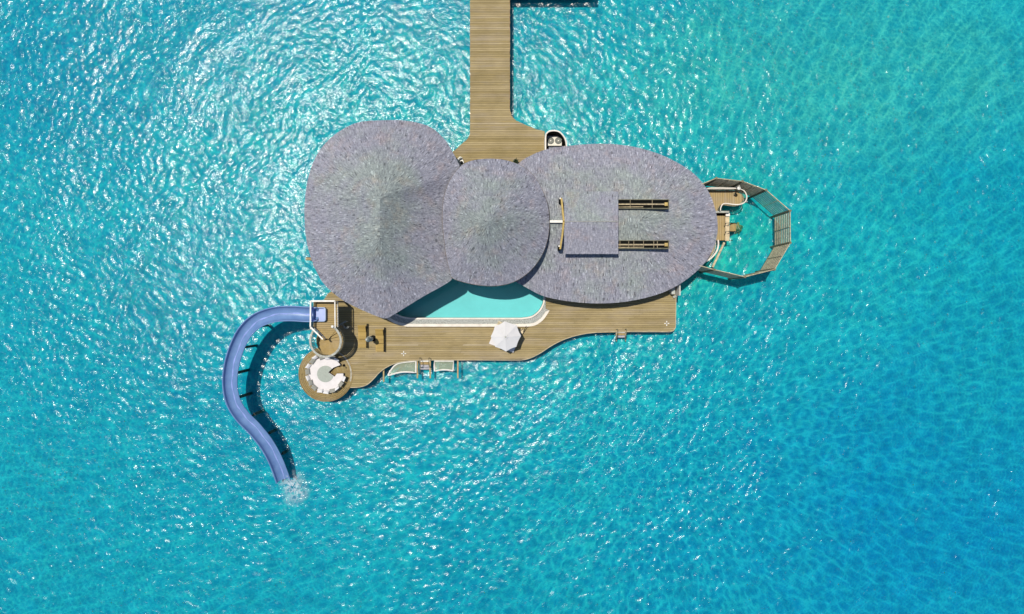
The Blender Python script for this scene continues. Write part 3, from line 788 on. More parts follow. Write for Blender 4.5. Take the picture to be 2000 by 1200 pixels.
# starting tub on the tower floor
def rrect(cx, cy, hx, hy, r, n=5):
    out = []
    for (sx, sy, a0) in ((1,1,0),(-1,1,90),(-1,-1,180),(1,-1,270)):
        for k in range(n+1):
            t = R(a0+90*k/n); out.append((cx+sx*(hx-r)+r*math.cos(t), cy+sy*(hy-r)+r*math.sin(t)))
    return out
tx, ty = P(624, 614.5, 3.4)
m = MB(); m.prism(rrect(tx, ty, 0.58, 0.66, 0.2), 3.03, 3.46, 0.5, holes=[rrect(tx, ty, 0.50, 0.58, 0.16)]); tub = m.build('starting_tub', M['slide'], slide)
m = MB(); m.prism(rrect(tx, ty, 0.53, 0.6, 0.17), 3.05, 3.12); m.build('tub_floor', plain('pale_blue_floor', (0.20,0.27,0.55), 0.35), tub)
m = MB()
for s in (-1, 1): m.tube([(tx-0.62, ty+s*0.62, 3.12), (tx-0.55, ty+s*0.60, 3.65), (tx-0.42, ty+s*0.5, 3.72), (tx-0.38, ty+s*0.46, 3.3)], 0.05, 8)
m.tube([(tx-0.55, ty-0.6, 3.65),(tx-0.62, ty, 3.72),(tx-0.55, ty+0.6, 3.65)], 0.045, 8)
m.build('grab_bar', plain('deep_blue_bar', (0.05,0.07,0.36), 0.35), tub)
# water running down the chute
m = MB(); 
wl = []
for i, c in enumerate(cen):
    a = cen[max(0,i-1)]; b = cen[min(Nc-1,i+1)]; d = (b-a).normalized(); sx = Vector((d.y,-d.x,0)).normalized(); up = sx.cross(d)
    wl.append((c-up*0.028+sx*0.03*math.sin(i*0.5), sx))
for i in range(1, Nc-1):
    (c0, s0), (c1, s1) = wl[i], wl[i+1]; h0 = 0.05+0.02*math.sin(i*0.9)
    m.add([c0-s0*h0, c0+s0*h0, c1+s1*h0, c1-s1*h0], [(0,1,2,3)], 0.5)
m.build('water_film', plain('wet_streak', (0.24,0.31,0.62), 0.15), chute)
# posts
def slide_bottom(px, py):
    best = min(cen, key=lambda c: (c.x-px)**2+(c.y-py)**2); return best
for (fx, fy) in ((522,637),(497,677),(484,724),(492,768),(517,799),(541,837),(564,880)):
    x, y = P(fx, fy, WZ); c = slide_bottom(x, y); d = Vector((c.x-x, c.y-y))
    zt = c.z-0.12
    # upright stands beneath the inner side of the chute; its head carries a cradle
    ux = x + d.x*0.35; uy = y + d.y*0.35
    q = MB(); nx = d.normalized()
    for s in (-0.075, 0.075):
        q.beam((ux-nx.y*s, uy+nx.x*s, BZ-0.2), (ux-nx.y*s, uy+nx.x*s, zt), 0.12, 0.12)
    z = BZ+0.4
    while z < zt-0.2: q.beam((ux-nx.y*0.11, uy+nx.x*0.11, z), (ux+nx.y*0.11, uy-nx.x*0.11, z), 0.05, 0.06); z += 0.45
    q.beam((ux, uy, zt), (c.x, c.y, zt-0.02), 0.14, 0.12)
    q.build('support_post', M['darkpost'], slide)

# foam where the slide ends
m = MB(); random.seed(11)
fc = P(575, 954, WZ); G = 26; hx, hy = 1.6, 2.0
for i in range(G):
    for j in range(G):
        u0, u1, v0, v1 = [-1+2*k/G for k in (i, i+1, j, j+1)]
        r = math.hypot((u0+u1)/2+0.12*math.sin(v0*5), (v0+v1)/2)
        if r > 0.98: continue
        a = min(0.5, max(0.0, (0.98-r)*0.7))
        m.add([(fc[0]+u*hx, fc[1]+v*hy, WZ+0.03+0.05*math.sin(u*9+v*4)*math.cos(v*8)*(1-r)) for u, v in ((u0,v0),(u1,v0),(u1,v1),(u0,v1))], [(0,1,2,3)], a)
for k in range(45):
    a = random.uniform(0, 6.28); r = abs(random.gauss(0, 0.9)); x, y = fc[0]+r*math.cos(a)*0.9-0.1, fc[1]+r*math.sin(a)+0.3; s = random.uniform(0.02, 0.06)
    z = WZ+random.uniform(0.05, 0.4); m.add([(x+s,y,z),(x-s,y,z),(x,y+s,z),(x,y-s,z),(x,y,z+s),(x,y,z-s)], [(0,2,4),(2,1,4),(1,3,4),(3,0,4),(2,0,5),(1,2,5),(3,1,5),(0,3,5)], 1.0)
fo = stuff(m.build('splash_foam', M['foam'])); tag(fo, 'white splash and foam in the water below the end of the blue slide', 'foam')
random.seed(21)

# ------------------------------------------------------------------ round sofa and cushions
sx_, sy_ = P(636.5, 732, 0.4)
sofa = thing('round_sofa', 'round white sofa with a wedge cut out, on the round deck', 'sofa', (sx_, sy_, 0.02))
wedge_px = [(641,727.5),(651,718.5),(665,713)]; wedge_lo = [(676,729.5),(658,730),(653.5,736)]
def cut_disc(R_, wu, wl_, n=60, cx=sx_, cy=sy_):
    a1 = math.atan2(wu[-1][1]-cy, wu[-1][0]-cx); a0 = math.atan2(wl_[0][1]-cy, wl_[0][0]-cx)
    out = [(cx+R_*math.cos(a1+(2*math.pi+a0-a1)*k/n), cy+R_*math.sin(a1+(2*math.pi+a0-a1)*k/n)) for k in range(n+1)]
    return out + list(wl_[1:]) + list(wu[:-1])
wu = PL(wedge_px, 0.45); wl2 = PL(wedge_lo, 0.45)
m = MB(); m.prism(cut_disc(1.72, wu, wl2), 0.02, 0.28, 0.5); m.build('base', M['joist'], sofa)
m = MB(); m.prism(cut_disc(1.70, wu, wl2), 0.285, 0.45, 0.5); m.build('seat_pad', M['fabric'], sofa)
gx, gy = P(635.3, 730.8, 0.5)
gu = PL([(641,727.8),(646,723),(649.5,719.7)], 0.47); glo = PL([(652.2,735.6),(647,732.5),(642,729.2)], 0.47)
m = MB(); a1 = math.atan2(gu[-1][1]-gy, gu[-1][0]-gx); a0 = math.atan2(glo[0][1]-gy, glo[0][0]-gx)
ring = [(gx+0.80*math.cos(a1+(2*math.pi+a0-a1)*k/40), gy+0.80*math.sin(a1+(2*math.pi+a0-a1)*k/40)) for k in range(41)]
m.prism(ring+glo[1:]+gu[:-1], 0.451, 0.50, 0.5); gp = m.build('centre_pad', M['grey_pad'], sofa)
m = MB()
for k in range(1, 12):
    a = a1+(2*math.pi+a0-a1)*k/12; m.beam((gx+0.1*math.cos(a), gy+0.1*math.sin(a), 0.502), (gx+0.76*math.cos(a), gy+0.76*math.sin(a), 0.502), 0.012, 0.006)
m.build('seams', plain('seam_thread', (0.30,0.31,0.28), 0.9), gp)

def pillow_mesh(s=0.46, th=0.17, n=9):
    m = MB(); vs = []; 
    for sgn in (1, -1):
        for i in range(n):
            for j in range(n):
                u, v = -1+2*i/(n-1), -1+2*j/(n-1)
                pin = 1-0.07*(1-abs(u))*0 - 0.09*(1-v*v)*abs(u)**3
                pin2 = 1-0.09*(1-u*u)*abs(v)**3
                h = th/2*((1-u**4)*(1-v**4))**0.6
                vs.append((u*s/2*pin, v*s/2*pin2, sgn*h))
    fs = []
    for i in range(n-1):
        for j in range(n-1):
            a = i*n+j; fs.append((a, a+n, a+n+1, a+1)); b = n*n+a; fs.append((b, b+1, b+n+1, b+n))
    m.add(vs, fs, 0.5); return m
pw_ = None; pillows = {}
for key, mat in (('w', 'pillow_w'), ('g', 'pillow_g')):
    me_o = pillow_mesh().build('cushion', M[mat], smooth=True); pillows[key] = me_o.data; bpy.data.objects.remove(me_o)
cush = [('w',615.4,698.8,'topmost white cushion at the upper left of the round sofa'),('g',610.3,706,'uppermost grey cushion on the left rim of the round sofa'),
 ('w',602.2,715.7,'white cushion between the two upper grey cushions on the left sofa rim'),('g',600.8,726.7,'grey cushion on the leftmost rim of the round sofa between two white ones'),
 ('w',601.5,738.7,'white cushion on the left sofa rim just above the pair of grey ones'),('g',607,748,'upper of the two adjacent grey cushions at the lower left of the round sofa'),
 ('g',614,757.5,'lower of the two adjacent grey cushions at the lower left of the round sofa'),('w',625,763.4,'left one of the two adjacent white cushions at the bottom of the round sofa'),
 ('w',637,766,'right one of the two adjacent white cushions at the bottom of the round sofa'),('g',648.8,763.5,'grey cushion at the bottom right of the sofa beside the two white ones'),
 ('w',658,759,'white cushion between two grey cushions at the lower right of the round sofa'),('g',665.5,750.6,'grey cushion at the lower right of the round sofa below the last white one'),
 ('w',671.5,740.5,'rightmost white cushion at the open lower end of the round sofa'),('w',639.7,699.5,'white cushion at the top of the sofa below the spiral stair, between grey ones'),
 ('g',628.7,698.5,'grey cushion at the sofa top by the spiral stair, left of a white one'),('g',649.2,699,'grey cushion at the top right of the sofa under the spiral stair'),
 ('w',657.5,703,'white cushion at the upper open end of the round sofa')]
for i, (k, px, py, lab) in enumerate(cush):
    z = 0.62; x, y = P(px, py, z); a = math.atan2(y-sy_, x-sx_)
    o = bpy.data.objects.new('cushion', pillows[k]); COL.objects.link(o)
    tilt = R(random.uniform(38, 66)) if k == 'w' else R(random.uniform(20, 42))
    o.rotation_mode = 'XYZ'; o.rotation_euler = (0, -tilt, a + R(random.uniform(-16, 16)))
    o.scale = (1.0, 1.22, 1.05); o.location = (x, y, z+0.0); WORG[o.name] = Vector((x,y,z))
    tag(o, lab, 'cushion', 'cushions around the round sofa')

# stand lamp by the sofa opening
lp = thing('stand_lamp', 'thin black stand on the round deck by the sofa opening', 'lamp', (*P(672,714), 0.02))
m = MB(); x, y = P(672,714); m.lathe((x,y,0.02), [(0.13,0),(0.13,0.03),(0.03,0.05)], 14); m.tube([(x,y,0.05),(x,y,1.0),(x-0.05,y+0.02,1.4)], 0.022, 6); m.build('stand', M['black'], lp)
m = MB(); m.lathe((x-0.05,y+0.02,1.4), [(0.04,0),(0.07,0.05),(0.05,0.12)], 10); m.build('lamp_head', M['black'], lp)

# ------------------------------------------------------------------ sun loungers, folded parasol
def lounger(px, py, label):
    x, y = P(px, py, 0.3); t = thing('sun_lounger', label, 'sun lounger', (x, y, 0), 'wooden sun loungers by the slide tower')
    L, Wd = 2.30, 0.76
    m = MB(); m.beam((x-Wd/2+0.03, y-L/2, 0.28), (x-Wd/2+0.03, y+L/2-0.1, 0.28), 0.06, 0.09); m.build('side_rail', M['lounger'], t)
    m = MB(); m.beam((x+Wd/2+0.10, y-L/2-0.03, 0.30), (x+Wd/2+0.10, y+L/2+0.05, 0.30), 0.075, 0.16); m.beam((x+Wd/2+0.01, y-L/2+0.1, 0.26), (x+Wd/2+0.07, y-L/2+0.1, 0.26), 0.06, 0.05); m.beam((x+Wd/2+0.01, y+0.9, 0.26), (x+Wd/2+0.07, y+0.9, 0.26), 0.06, 0.05); m.build('shadow_bar', M['black'], t)  # black bar standing in for the shadow strip beside the lounger
    for (a, b, nm) in ((-L/2, -0.40, 'foot_panel'), (-0.36, 0.34, 'seat_panel')):
        m = MB(); k = a
        while k < b-0.05: m.box((x, y+k+0.045, 0.33), (Wd, 0.075, 0.025)); k += 0.092
        m.build(nm, M['lounger'], t)
    m = MB()
    for k in range(8):
        s = 0.05+k*0.095; m.box((x, y+0.38+s*math.cos(R(28)), 0.35+s*math.sin(R(28))), (Wd-0.02, 0.08, 0.025), rx=R(28))
    m.build('backrest', M['lounger'], t)
    for sx in (-0.3, 0.3): m = MB(); m.beam((x+sx, y+0.95, 0.3), (x+sx, y+0.85, 0.60), 0.04, 0.04); m.build('backrest_strut', M['black'], t)
    for sx in (-1, 1):
        for sy in (-1, 1):
            m = MB(); m.beam((x+sx*(Wd/2-0.05), y+sy*(L/2-0.15), 0.01), (x+sx*(Wd/2-0.05), y+sy*(L/2-0.15), 0.26), 0.06, 0.06); m.build('leg', M['lounger'], t)
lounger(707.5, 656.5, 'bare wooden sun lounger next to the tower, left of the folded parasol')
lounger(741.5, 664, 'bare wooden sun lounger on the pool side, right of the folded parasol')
fx, fy = P(729, 661)
fp = thing('folded_parasol', 'closed pale grey parasol standing between the two sun loungers', 'parasol', (fx, fy, 0))
m = MB(); m.lathe((fx,fy,0.003), [(0.3,0),(0.3,0.05),(0.08,0.09)], 20); m.build('base', M['black'], fp)
m = MB(); m.tube([(fx,fy,0.08),(fx,fy,3.0)], 0.03, 8); m.build('pole', M['white'], fp)
m = MB(); vs = []; fs = []; nn = 32
prof = [(0.10,1.0),(0.22,1.15),(0.25,1.5),(0.22,2.0),(0.19,2.1),(0.20,2.5),(0.14,2.9),(0.04,3.08)]
for r_, z in prof:
    for k in range(nn):
        t = 2*math.pi*k/nn; rr = r_*(1+0.22*math.cos(8*t+z)); vs.append((fx+rr*math.cos(t), fy+rr*math.sin(t), z))
for i in range(len(prof)-1):
    for k in range(nn): l = (k+1)%nn; fs.append((i*nn+k,i*nn+l,(i+1)*nn+l,(i+1)*nn+k))
fs.append(tuple((len(prof)-1)*nn+k for k in range(nn))); m.add(vs, fs, 0.5); m.build('canopy', M['parasol_folded'], fp, smooth=True)
m = MB(); m.lathe((fx,fy,3.07), [(0.05,0),(0.07,0.04),(0.03,0.1)], 12); m.build('finial', M['white'], fp)
m = MB(); m.tube([(fx+0.23*math.cos(2*math.pi*k/16), fy+0.23*math.sin(2*math.pi*k/16), 2.05) for k in range(16)], 0.03, 6, closed=True); m.build('tie_strap', M['grey_rail'], fp)

# ------------------------------------------------------------------ open parasol and daybed
ux, uy = P(987.3, 658.4, 2.9)
pa = thing('parasol', 'open white octagonal parasol over the daybed beside the pool', 'parasol', (ux, uy, 0))
oct_ = PL([(985.8,627.6),(1009,634.8),(1017.6,656.5),(1008.6,677.5),(988.4,686.9),(967.4,677.9),(958.4,657.6),(966.3,638.1)], 2.25)
def canopy(frac0, frac1, z0, z1, m):
    for i in range(8):
        a, b = Vector(oct_[i]), Vector(oct_[(i+1)%8]); c = Vector((ux, uy)); K = 4; Q = 4
        for k in range(K):
            for q in range(Q):
                def S(s, t):
                    e = a.lerp(b, t); f = frac0+(frac1-frac0)*s; p = c.lerp(e, f*(1-0.035*math.sin(math.pi*t)*f))
                    z = z0+(z1-z0)*s - 0.05*math.sin(math.pi*t)*s*(1-s*0.3) ; return (p.x, p.y, z)
                m.add([S(k/K,q/Q),S(k/K,(q+1)/Q),S((k+1)/K,(q+1)/Q),S((k+1)/K,q/Q)], [(3,2,1,0)], 0.5)
m = MB(); canopy(0.10, 1.0, 2.86, 2.25, m)
for i in range(8):
    a, b = oct_[i], oct_[(i+1)%8]
cn = m.build('canopy', M['canopy'], pa)
m = MB(); canopy(0.02, 0.17, 2.98, 2.89, m); m.build('vent', M['canopy'], cn)
m = MB(); m.tube([(ux,uy,0.40),(ux,uy,2.95)], 0.035, 10); m.build('pole', M['palewood'], pa)
m = MB(); m.lathe((ux,uy,2.95), [(0.09,0),(0.09,0.03),(0.03,0.05),(0.03,0.10)], 14); m.build('finial', M['grey_rail'], pa)
for i in range(8):
    m = MB(); m.beam((ux,uy,2.80), (oct_[i][0], oct_[i][1], 2.22), 0.03, 0.03); m.build('rib', M['palewood'], pa)
dbc = [(955,671.5),(973.5,627),(1021,645.5),(1002.5,689)]
dw = PL(dbc, 0.4); dcx = sum(p[0] for p in dw)/4; dcy = sum(p[1] for p in dw)/4
db = thing('daybed', 'large square daybed with white mattress under the open parasol', 'daybed', (dcx, dcy, 0))
m = MB(); m.prism(dw, 0.14, 0.27, holes=[]); m.build('frame', M['slat_dark'], db)
for p in dw:
    q = MB(); x = dcx+(p[0]-dcx)*0.93; y = dcy+(p[1]-dcy)*0.93; q.beam((x,y,0.003),(x,y,0.138),0.1,0.1); q.build('leg', M['slat_dark'], db)
A_, B_, C_, D_ = [Vector(p) for p in dw]
mt = [A_, A_.lerp(B_,0.84), D_.lerp(C_,0.84), D_]
m = MB(); mt2 = [((p.x-dcx)*1.0+dcx, (p.y-dcy)*1.0+dcy) for p in mt]; m.prism(mt2, 0.272, 0.42, holes=[[(p[0]*0+ux+0.05*math.cos(t), uy+0.05*math.sin(t)) for t in [2*math.pi*k/8 for k in range(8)]] for p in mt2[:1]]); m.build('mattress', M['fabric'], db)
ch = thing('side_stool', 'small dark wooden stool at the right corner of the daybed', 'stool', (*P(1021,648,0.4), 0))
m = MB(); x, y = P(1019.5,647,0.45); m.box((x,y,0.45), (0.40,0.34,0.04), rz=R(60)); m.build('seat', M['palewood'], ch)
for sx in (-1,1):
    for sy in (-1,1):
        q = MB(); c_, s_ = math.cos(R(60)), math.sin(R(60)); dx, dy = sx*0.16, sy*0.13; q.beam((x+dx*c_-dy*s_, y+dx*s_+dy*c_, 0.003), (x+dx*c_-dy*s_, y+dx*s_+dy*c_, 0.43), 0.04, 0.04); q.build('leg', M['black'], ch)
m = MB(); m.beam((x+0.12,y-0.05,0.5), (x+0.42,y+0.52,0.72), 0.05, 0.05); m.beam((x-0.12,y+0.05,0.5), (x+0.12,y+0.28,0.72), 0.04, 0.04); m.build('back_rail', M['black'], ch)

# ------------------------------------------------------------------ nets, beams and steps on the seaward edge
def over_net(pts, label):
    z = -0.18; w_ = [P3(a, b, z) for a, b in pts]; cx = sum(p.x for p in w_)/len(w_); cy = sum(p.y for p in w_)/len(w_)
    t = thing('overwater_net', label, 'hammock net', (cx, cy, z), 'nets hung over the water')
    m = MB(); m.tube(w_, 0.075, 8, closed=True); m.build('frame', M['white'], t)
    m = MB(); poly = [(p.x, p.y) for p in w_]; tris = tessellate_polygon([[Vector((*p,0)) for p in poly]])
    m.add([(x, y, z-0.02) for x, y in poly], [tuple(range(len(poly)))], 0.5); m.build('net', M['net'], t)
n1 = [tuple(v) for v in spline([(757.5,733.5),(763,724),(772,713.5),(785,708.5),(812.5,705.8)], 5)] + [(812.5,728.5)] + [tuple(v) for v in spline([(806,727.5),(790,726.8),(775,728.8),(758.5,734)], 4)][0:-1]
over_net(n1, 'leaf-shaped net with white rope frame, left of the wooden steps')
n2 = [(848.5,705.5),(886,705.5),(885,723.5)] + [tuple(v) for v in spline([(884.5,724.5),(874,722.8),(862,722.8),(849,725.2)], 4)] + [(848.2,716)]
over_net(n2, 'smaller four-sided net with white rope frame, right of the wooden steps')
for (bx, y0, y1, lab) in ((749.5,718,746,'wooden beam jutting out left of the leaf-shaped net'),(815.3,700,739,'wooden beam jutting out between the leaf-shaped net and the steps'),
                     (840.3,700,739,'wooden beam jutting out along the right side of the steps'),(894.2,700,739,'wooden beam jutting out right of the four-sided net')):
    z = -0.36; a, b = P3(bx, y0, z), P3(bx, y1, z); m = MB(); m.beam(a, b, 0.13, 0.18)
    o = m.build('outrigger_beam', M['net_beam'], loc=(b.x, b.y, z)); tag(o, lab, 'beam', 'beams carrying the nets')
def steps(cx, y0, wd, label, treads, rails=True):
    x, y = P(cx, y0, -0.2); t = thing('water_steps', label, 'steps', (x, y, -1.0), 'steps down into the water')
    mats = [M['white'], M['stair'], M['grey_step']]
    z = -0.22
    for i, (d0, d1, mi) in enumerate(treads):
        xa, ya = P(cx-wd/2, y0+d0, z); xb, yb = P(cx+wd/2, y0+d1, z); q = MB(); q.box(((xa+xb)/2, (ya+yb)/2, z), (xb-xa, abs(yb-ya), 0.05)); q.build('tread', mats[mi], t); z -= 0.24
    for s in (-1, 1):
        q = MB(); a = P3(cx+s*(wd/2+1), y0-1, -0.3); b = P3(cx+s*(wd/2+1), y0+treads[-1][1]+6, z-0.2); q.beam(a, b, 0.08, 0.22); q.build('stringer', M['slat_dark'], t)
        if rails:
            q = MB(); xx, yy = P(cx+s*(wd/2+0.5), y0-5, 0); q.tube([(xx,yy,0.003),(xx,yy+0.05,0.8),(xx,yy-0.35,0.75),(xx,yy-0.9,0.0),(xx,yy-1.05,-1.0)], 0.035, 7); q.build('handrail', M['fence_post'], t)
M['grey_step'] = plain('grey_steps', (0.34,0.33,0.36), 0.7, 0.2, 4)
steps(830, 704.5, 17, 'steps into the water between the two rope nets', [(0,2.4,0),(2.8,8,1),(8.6,12.8,2),(13.5,17.5,2)])
steps(1212.5, 648.5, 16, 'steps into the water on the right part of the pool deck', [(0.2,2.2,0),(2.6,6.5,1),(7,11,2)])

# cross-shaped deck fittings
for (a, b, lab) in ((788.5,691,'small white cross-shaped fitting on the deck above the leaf-shaped net'),(1302,632,'small white cross-shaped fitting at the right corner of the pool deck')):
    x, y = P(a, b); t = thing('deck_fitting', lab, 'deck fitting', (x, y, 0.005), 'white cross-shaped deck fittings')
    m = MB(); m.lathe((x,y,0.006), [(0.07,0),(0.07,0.03),(0.04,0.05)], 12); m.build('hub', M['pot'], t)
    for k in range(4):
        an = k*math.pi/2; q = MB(); q.beam((x+0.09*math.cos(an), y+0.09*math.sin(an), 0.04), (x+0.24*math.cos(an), y+0.24*math.sin(an), 0.03), 0.075, 0.05); q.build('arm', M['white'], t)

# ------------------------------------------------------------------ plant enclosure with air conditioners
ez = 1.5
en = thing('plant_enclosure', 'curved white walled enclosure at the edge of the entrance deck', 'enclosure', (*P(1085,280), 0))
wp = [(1065.5,302),(1065.5,268)] + [tuple(v) for v in spline([(1066.5,262),(1072,257),(1082,255.3),(1092,257.5),(1100,265),(1105,275),(1106.5,288),(1106.5,304)], 5)]
cw = PL(wp, ez); 
m = MB()
for i, (a, b) in enumerate(zip(cw, cw[1:])):
    m.beam((a[0],a[1],(ez-0.6)/2), (b[0],b[1],(ez-0.6)/2), 0.13, ez+0.6)
for a in cw[1:-1]: m.lathe((a[0],a[1],-0.598), [(0.064,0),(0.064,ez+0.597)], 10)
m.build('wall', M['plaster'], en)
m = MB(); m.prism(cw, -0.9, -0.75); m.build('floor', M['black'], en)  # black floor paints in the deep shade between the walls
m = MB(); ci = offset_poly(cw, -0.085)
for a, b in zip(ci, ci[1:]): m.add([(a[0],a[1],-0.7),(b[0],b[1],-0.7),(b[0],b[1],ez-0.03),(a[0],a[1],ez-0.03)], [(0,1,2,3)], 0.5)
m.build('shade_lining', M['black'], en)  # inner walls blackened as painted shade
def ac(px, py, label, z0=-0.745, h=1.0, wd=1.40, dp=0.95):
    x, y = P(px, py, z0+h); t = thing('air_conditioner', label, 'air conditioner', (x, y, z0), 'air conditioners in the white enclosure')
    m = MB(); m.box((x,y,z0+h/2), (wd, dp, h)); m.build('casing', M['ac'] if h > 0.8 else M['ac_shade'], t)
    for s in (-1, 1):
        cx = x+s*wd*0.265; q = MB(); q.lathe((cx, y, z0+h+0.002), [(0.33,0),(0.33,0.02),(0.30,0.025)], 28); g_ = q.build('fan_grille', M['ac_dark'], t)
        q = MB()
        for k in range(10):
            an = 2*math.pi*k/10; q.beam((cx+0.09*math.cos(an), y+0.09*math.sin(an), z0+h+0.034), (cx+0.29*math.cos(an+0.25), y+0.29*math.sin(an+0.25), z0+h+0.034), 0.022, 0.01)
        for rr in (0.15, 0.24): q.tube([(cx+rr*math.cos(2*math.pi*k/20), y+rr*math.sin(2*math.pi*k/20), z0+h+0.036) for k in range(20)], 0.008, 4, closed=True)
        q.build('guard', M['grey_rail'], g_)
        q = MB(); q.lathe((cx,y,z0+h+0.03), [(0.065,0),(0.065,0.025)], 14); q.build('hub', M['white'], g_)
ac(1083, 275.3, 'cream air conditioner with two round fans, in full view inside the white enclosure')
ac(1086, 295, 'air conditioner half hidden under the roof eave inside the white enclosure', h=0.7)
pi = MB(); x, y = P(1102.5, 286, 1.0); pi.tube([(x,y,-0.745),(x,y,0.9),(x+0.05,y-0.5,1.0)], 0.06, 8); o = pi.build('pipe', M['palewood'], loc=(x,y,-0.44)); tag(o, 'reddish pipe standing between the air conditioner and the curved white wall', 'pipe')

# things beside the entrance
x, y = P(898.5, 314.5, 0.4)
bn = thing('entrance_bench', 'angular white bench between the left and middle roofs', 'bench', (x, y, 0))
m = MB(); pl = PL([(892,312),(898,306),(902,307),(906.5,318.5),(899,324),(893,321)], 0.42); m.prism(pl, 0.12, 0.42); m.build('seat', M['pot'] if False else M['white'], bn)
m = MB(); m.prism([(x+(a-x)*0.8, y+(b-y)*0.8) for a, b in pl], 0.004, 0.118); m.build('plinth', M['joist'], bn)
m = MB(); m.beam(P3(894.5,317,0.62), P3(897,310.5,0.62), 0.10, 0.36); m.beam(P3(897,310.5,0.62), P3(902,308.5,0.62), 0.10, 0.36); m.build('backrest', M['grey_rail'], bn)
bp = thing('black_pot', 'round black pot on the white bench by the entrance', 'pot', (*P(901.5,318,0.45), 0.423))
m = MB(); m.lathe((*P(901.5,318,0.5), 0.423), [(0.09,0),(0.15,0.1),(0.14,0.22),(0.10,0.26)], 16); m.build('body', M['black'], bp)
m = MB(); m.tube([(*P(901.5,318,0.5),0.66),(P(901.5,318,0.5)[0]+0.1,P(901.5,318,0.5)[1]-0.06,0.75)], 0.03, 6); m.build('spout', M['black'], bp)
m = MB(); m.beam(P3(887,314,0.9), P3(893.5,324,0.9), 0.16, 0.10); m.beam(Vector((*P(887.5,314.5,0.9),0.004)), P3(887.5,314.5,0.86), 0.08, 0.08); m.beam(Vector((*P(893,323.3,0.9),0.004)), P3(893,323.3,0.86), 0.08, 0.08)
o = m.build('hand_rail', M['ac_dark'], loc=(*P(890,319,0.9),0)); tag(o, 'short dark green rail beside the left roof edge by the entrance bench', 'rail')
x, y = P(1007, 316, 0.5)
pt = thing('potted_plant', 'dark leafy plant in a stone pot where the middle and right roofs meet', 'plant', (x, y, 0))
m = MB(); m.lathe((x,y,0.004), [(0.16,0),(0.24,0.2),(0.26,0.38),(0.20,0.40)], 18); m.build('pot', M['pot'], pt)
m = MB(); random.seed(5)
for k in range(46):
    a = random.uniform(0,6.28); e = random.uniform(0.2,1.3); L = random.uniform(0.25,0.48); b = Vector((x,y,0.42)); d = Vector((math.cos(a)*math.cos(e), math.sin(a)*math.cos(e), math.sin(e)*0.9))
    s = Vector((-math.sin(a), math.cos(a), 0))*0.05; p1 = b+d*L*0.5; p2 = b+d*L+Vector((0,0,-0.06)); m.add([b, p1+s, p2, p1-s], [(0,1,2,3)])
m.build('foliage', M['leaf'], pt)
x, y = P(988.5, 315.5, 0.3)
m = MB(); m.lathe((x,y,0.004), [(0.07,0),(0.08,0.3),(0.05,0.36)], 12); o = m.build('bollard_light', M['black'], loc=(x,y,0)); tag(o, 'small dark bollard at the middle roof edge left of the potted plant', 'bollard')
random.seed(33)

# ------------------------------------------------------------------ east side: railings, lamp, stool, stairs, screen
br = thing('balcony_railing', 'pale curved railing around the balcony deck on the right side', 'railing', (*P(1420,385), 0))
bp_ = [(1368,371.5),(1400,371.5),(1432,371.5)] + [tuple(v) for v in spline([(1436,371.5),(1446,376),(1451.5,386),(1449.5,396),(1441,401.8),(1428,402.8),(1412,400.8),(1405,402.5),(1401.5,409),(1401,414.5)], 4)][1:]
pp = [Vector(P(a, b)) for a, b in bp_]
railing(br, [tuple(p) for p in pp], 0.004, 0.95, M['slat_dark'], M['plaster'], spacing=0.16, rw=0.10)
m = MB(); a = P3(1374,366,0.9); b = P3(1434,366,0.9)
m.beam(a+Vector((0,-0.10,-.05)), b+Vector((0,-0.10,-.05)), 0.24, 0.06); m.build('ledge', M['grey_rail'], br)
l2 = thing('lower_railing', 'short curved white railing at the lower right edge of the right roof', 'railing', (*P(1390,495), 0))
pp = [P(a.x, a.y) for a in spline([(1396.5,471),(1397,480),(1394,492),(1386,503),(1375,511),(1362,518)], 4)]
railing(l2, pp, 0.004, 0.95, M['white'], M['plaster'], spacing=0.16, rw=0.14)
bs = thing('beach_shower', 'white round shower head on a post at the balcony corner', 'shower', (*P(1441,368.5), 0))
x, y = P(1443, 368, 1.9)
m = MB(); m.tube([(x,y+0.25,0.004),(x,y+0.25,2.0),(x+0.02,y+0.12,2.12),(x,y,2.02)], 0.035, 8); m.build('post', M['white'], bs)
m = MB(); m.lathe((x,y,1.9), [(0.15,0),(0.17,0.03),(0.14,0.07),(0.05,0.11)], 22); m.build('shower_head', M['white'], bs)
st = thing('round_stool', 'small dark round stool on the balcony deck', 'stool', (*P(1436.5,379), 0))
x, y = P(1436.5, 379, 0.4)
m = MB(); m.lathe((x,y,0.36), [(0.11,0),(0.12,0.02),(0.12,0.05),(0.10,0.06)], 18); m.build('seat', M['fence_post'], st)
for k in range(3):
    q = MB(); an = 2.1*k; q.beam((x+0.10*math.cos(an), y+0.10*math.sin(an), 0.004), (x+0.07*math.cos(an), y+0.07*math.sin(an), 0.36), 0.03, 0.03); q.build('leg', M['fence_post'], st)
# pale edge strip, corner box and stair of the bathing platform
bz = -0.35
eb = thing('platform_bench', 'long pale bench along the outer edge of the bathing platform', 'bench', (*P(1421,443,bz), bz))
m = MB(); q0 = PL([(1416.6,419.5),(1424.8,419.5),(1424.8,471),(1416.6,471)], 0.0); m.prism(q0, -0.07, 0.0); m.build('seat', M['palewood'], eb)
for yy in (424, 444, 466):
    q = MB(); x, y = P(1419.5, yy, 0.0); q.box((x,y,-0.20), (0.2,0.08,0.25)); q.build('support', M['fence_post'], eb)
cx_ = thing('white_box', 'small white box on the corner of the bathing platform bench', 'box', (*P(1421,416,0), 0.003))
m = MB(); m.box((*P(1421.5,419.8,0.2), 0.10), (0.36,0.26,0.16)); m.build('body', M['ac'], cx_)
m = MB(); m.box((*P(1421.5,419.8,0.2), 0.20), (0.39,0.29,0.03)); m.build('lid', M['white'], cx_)
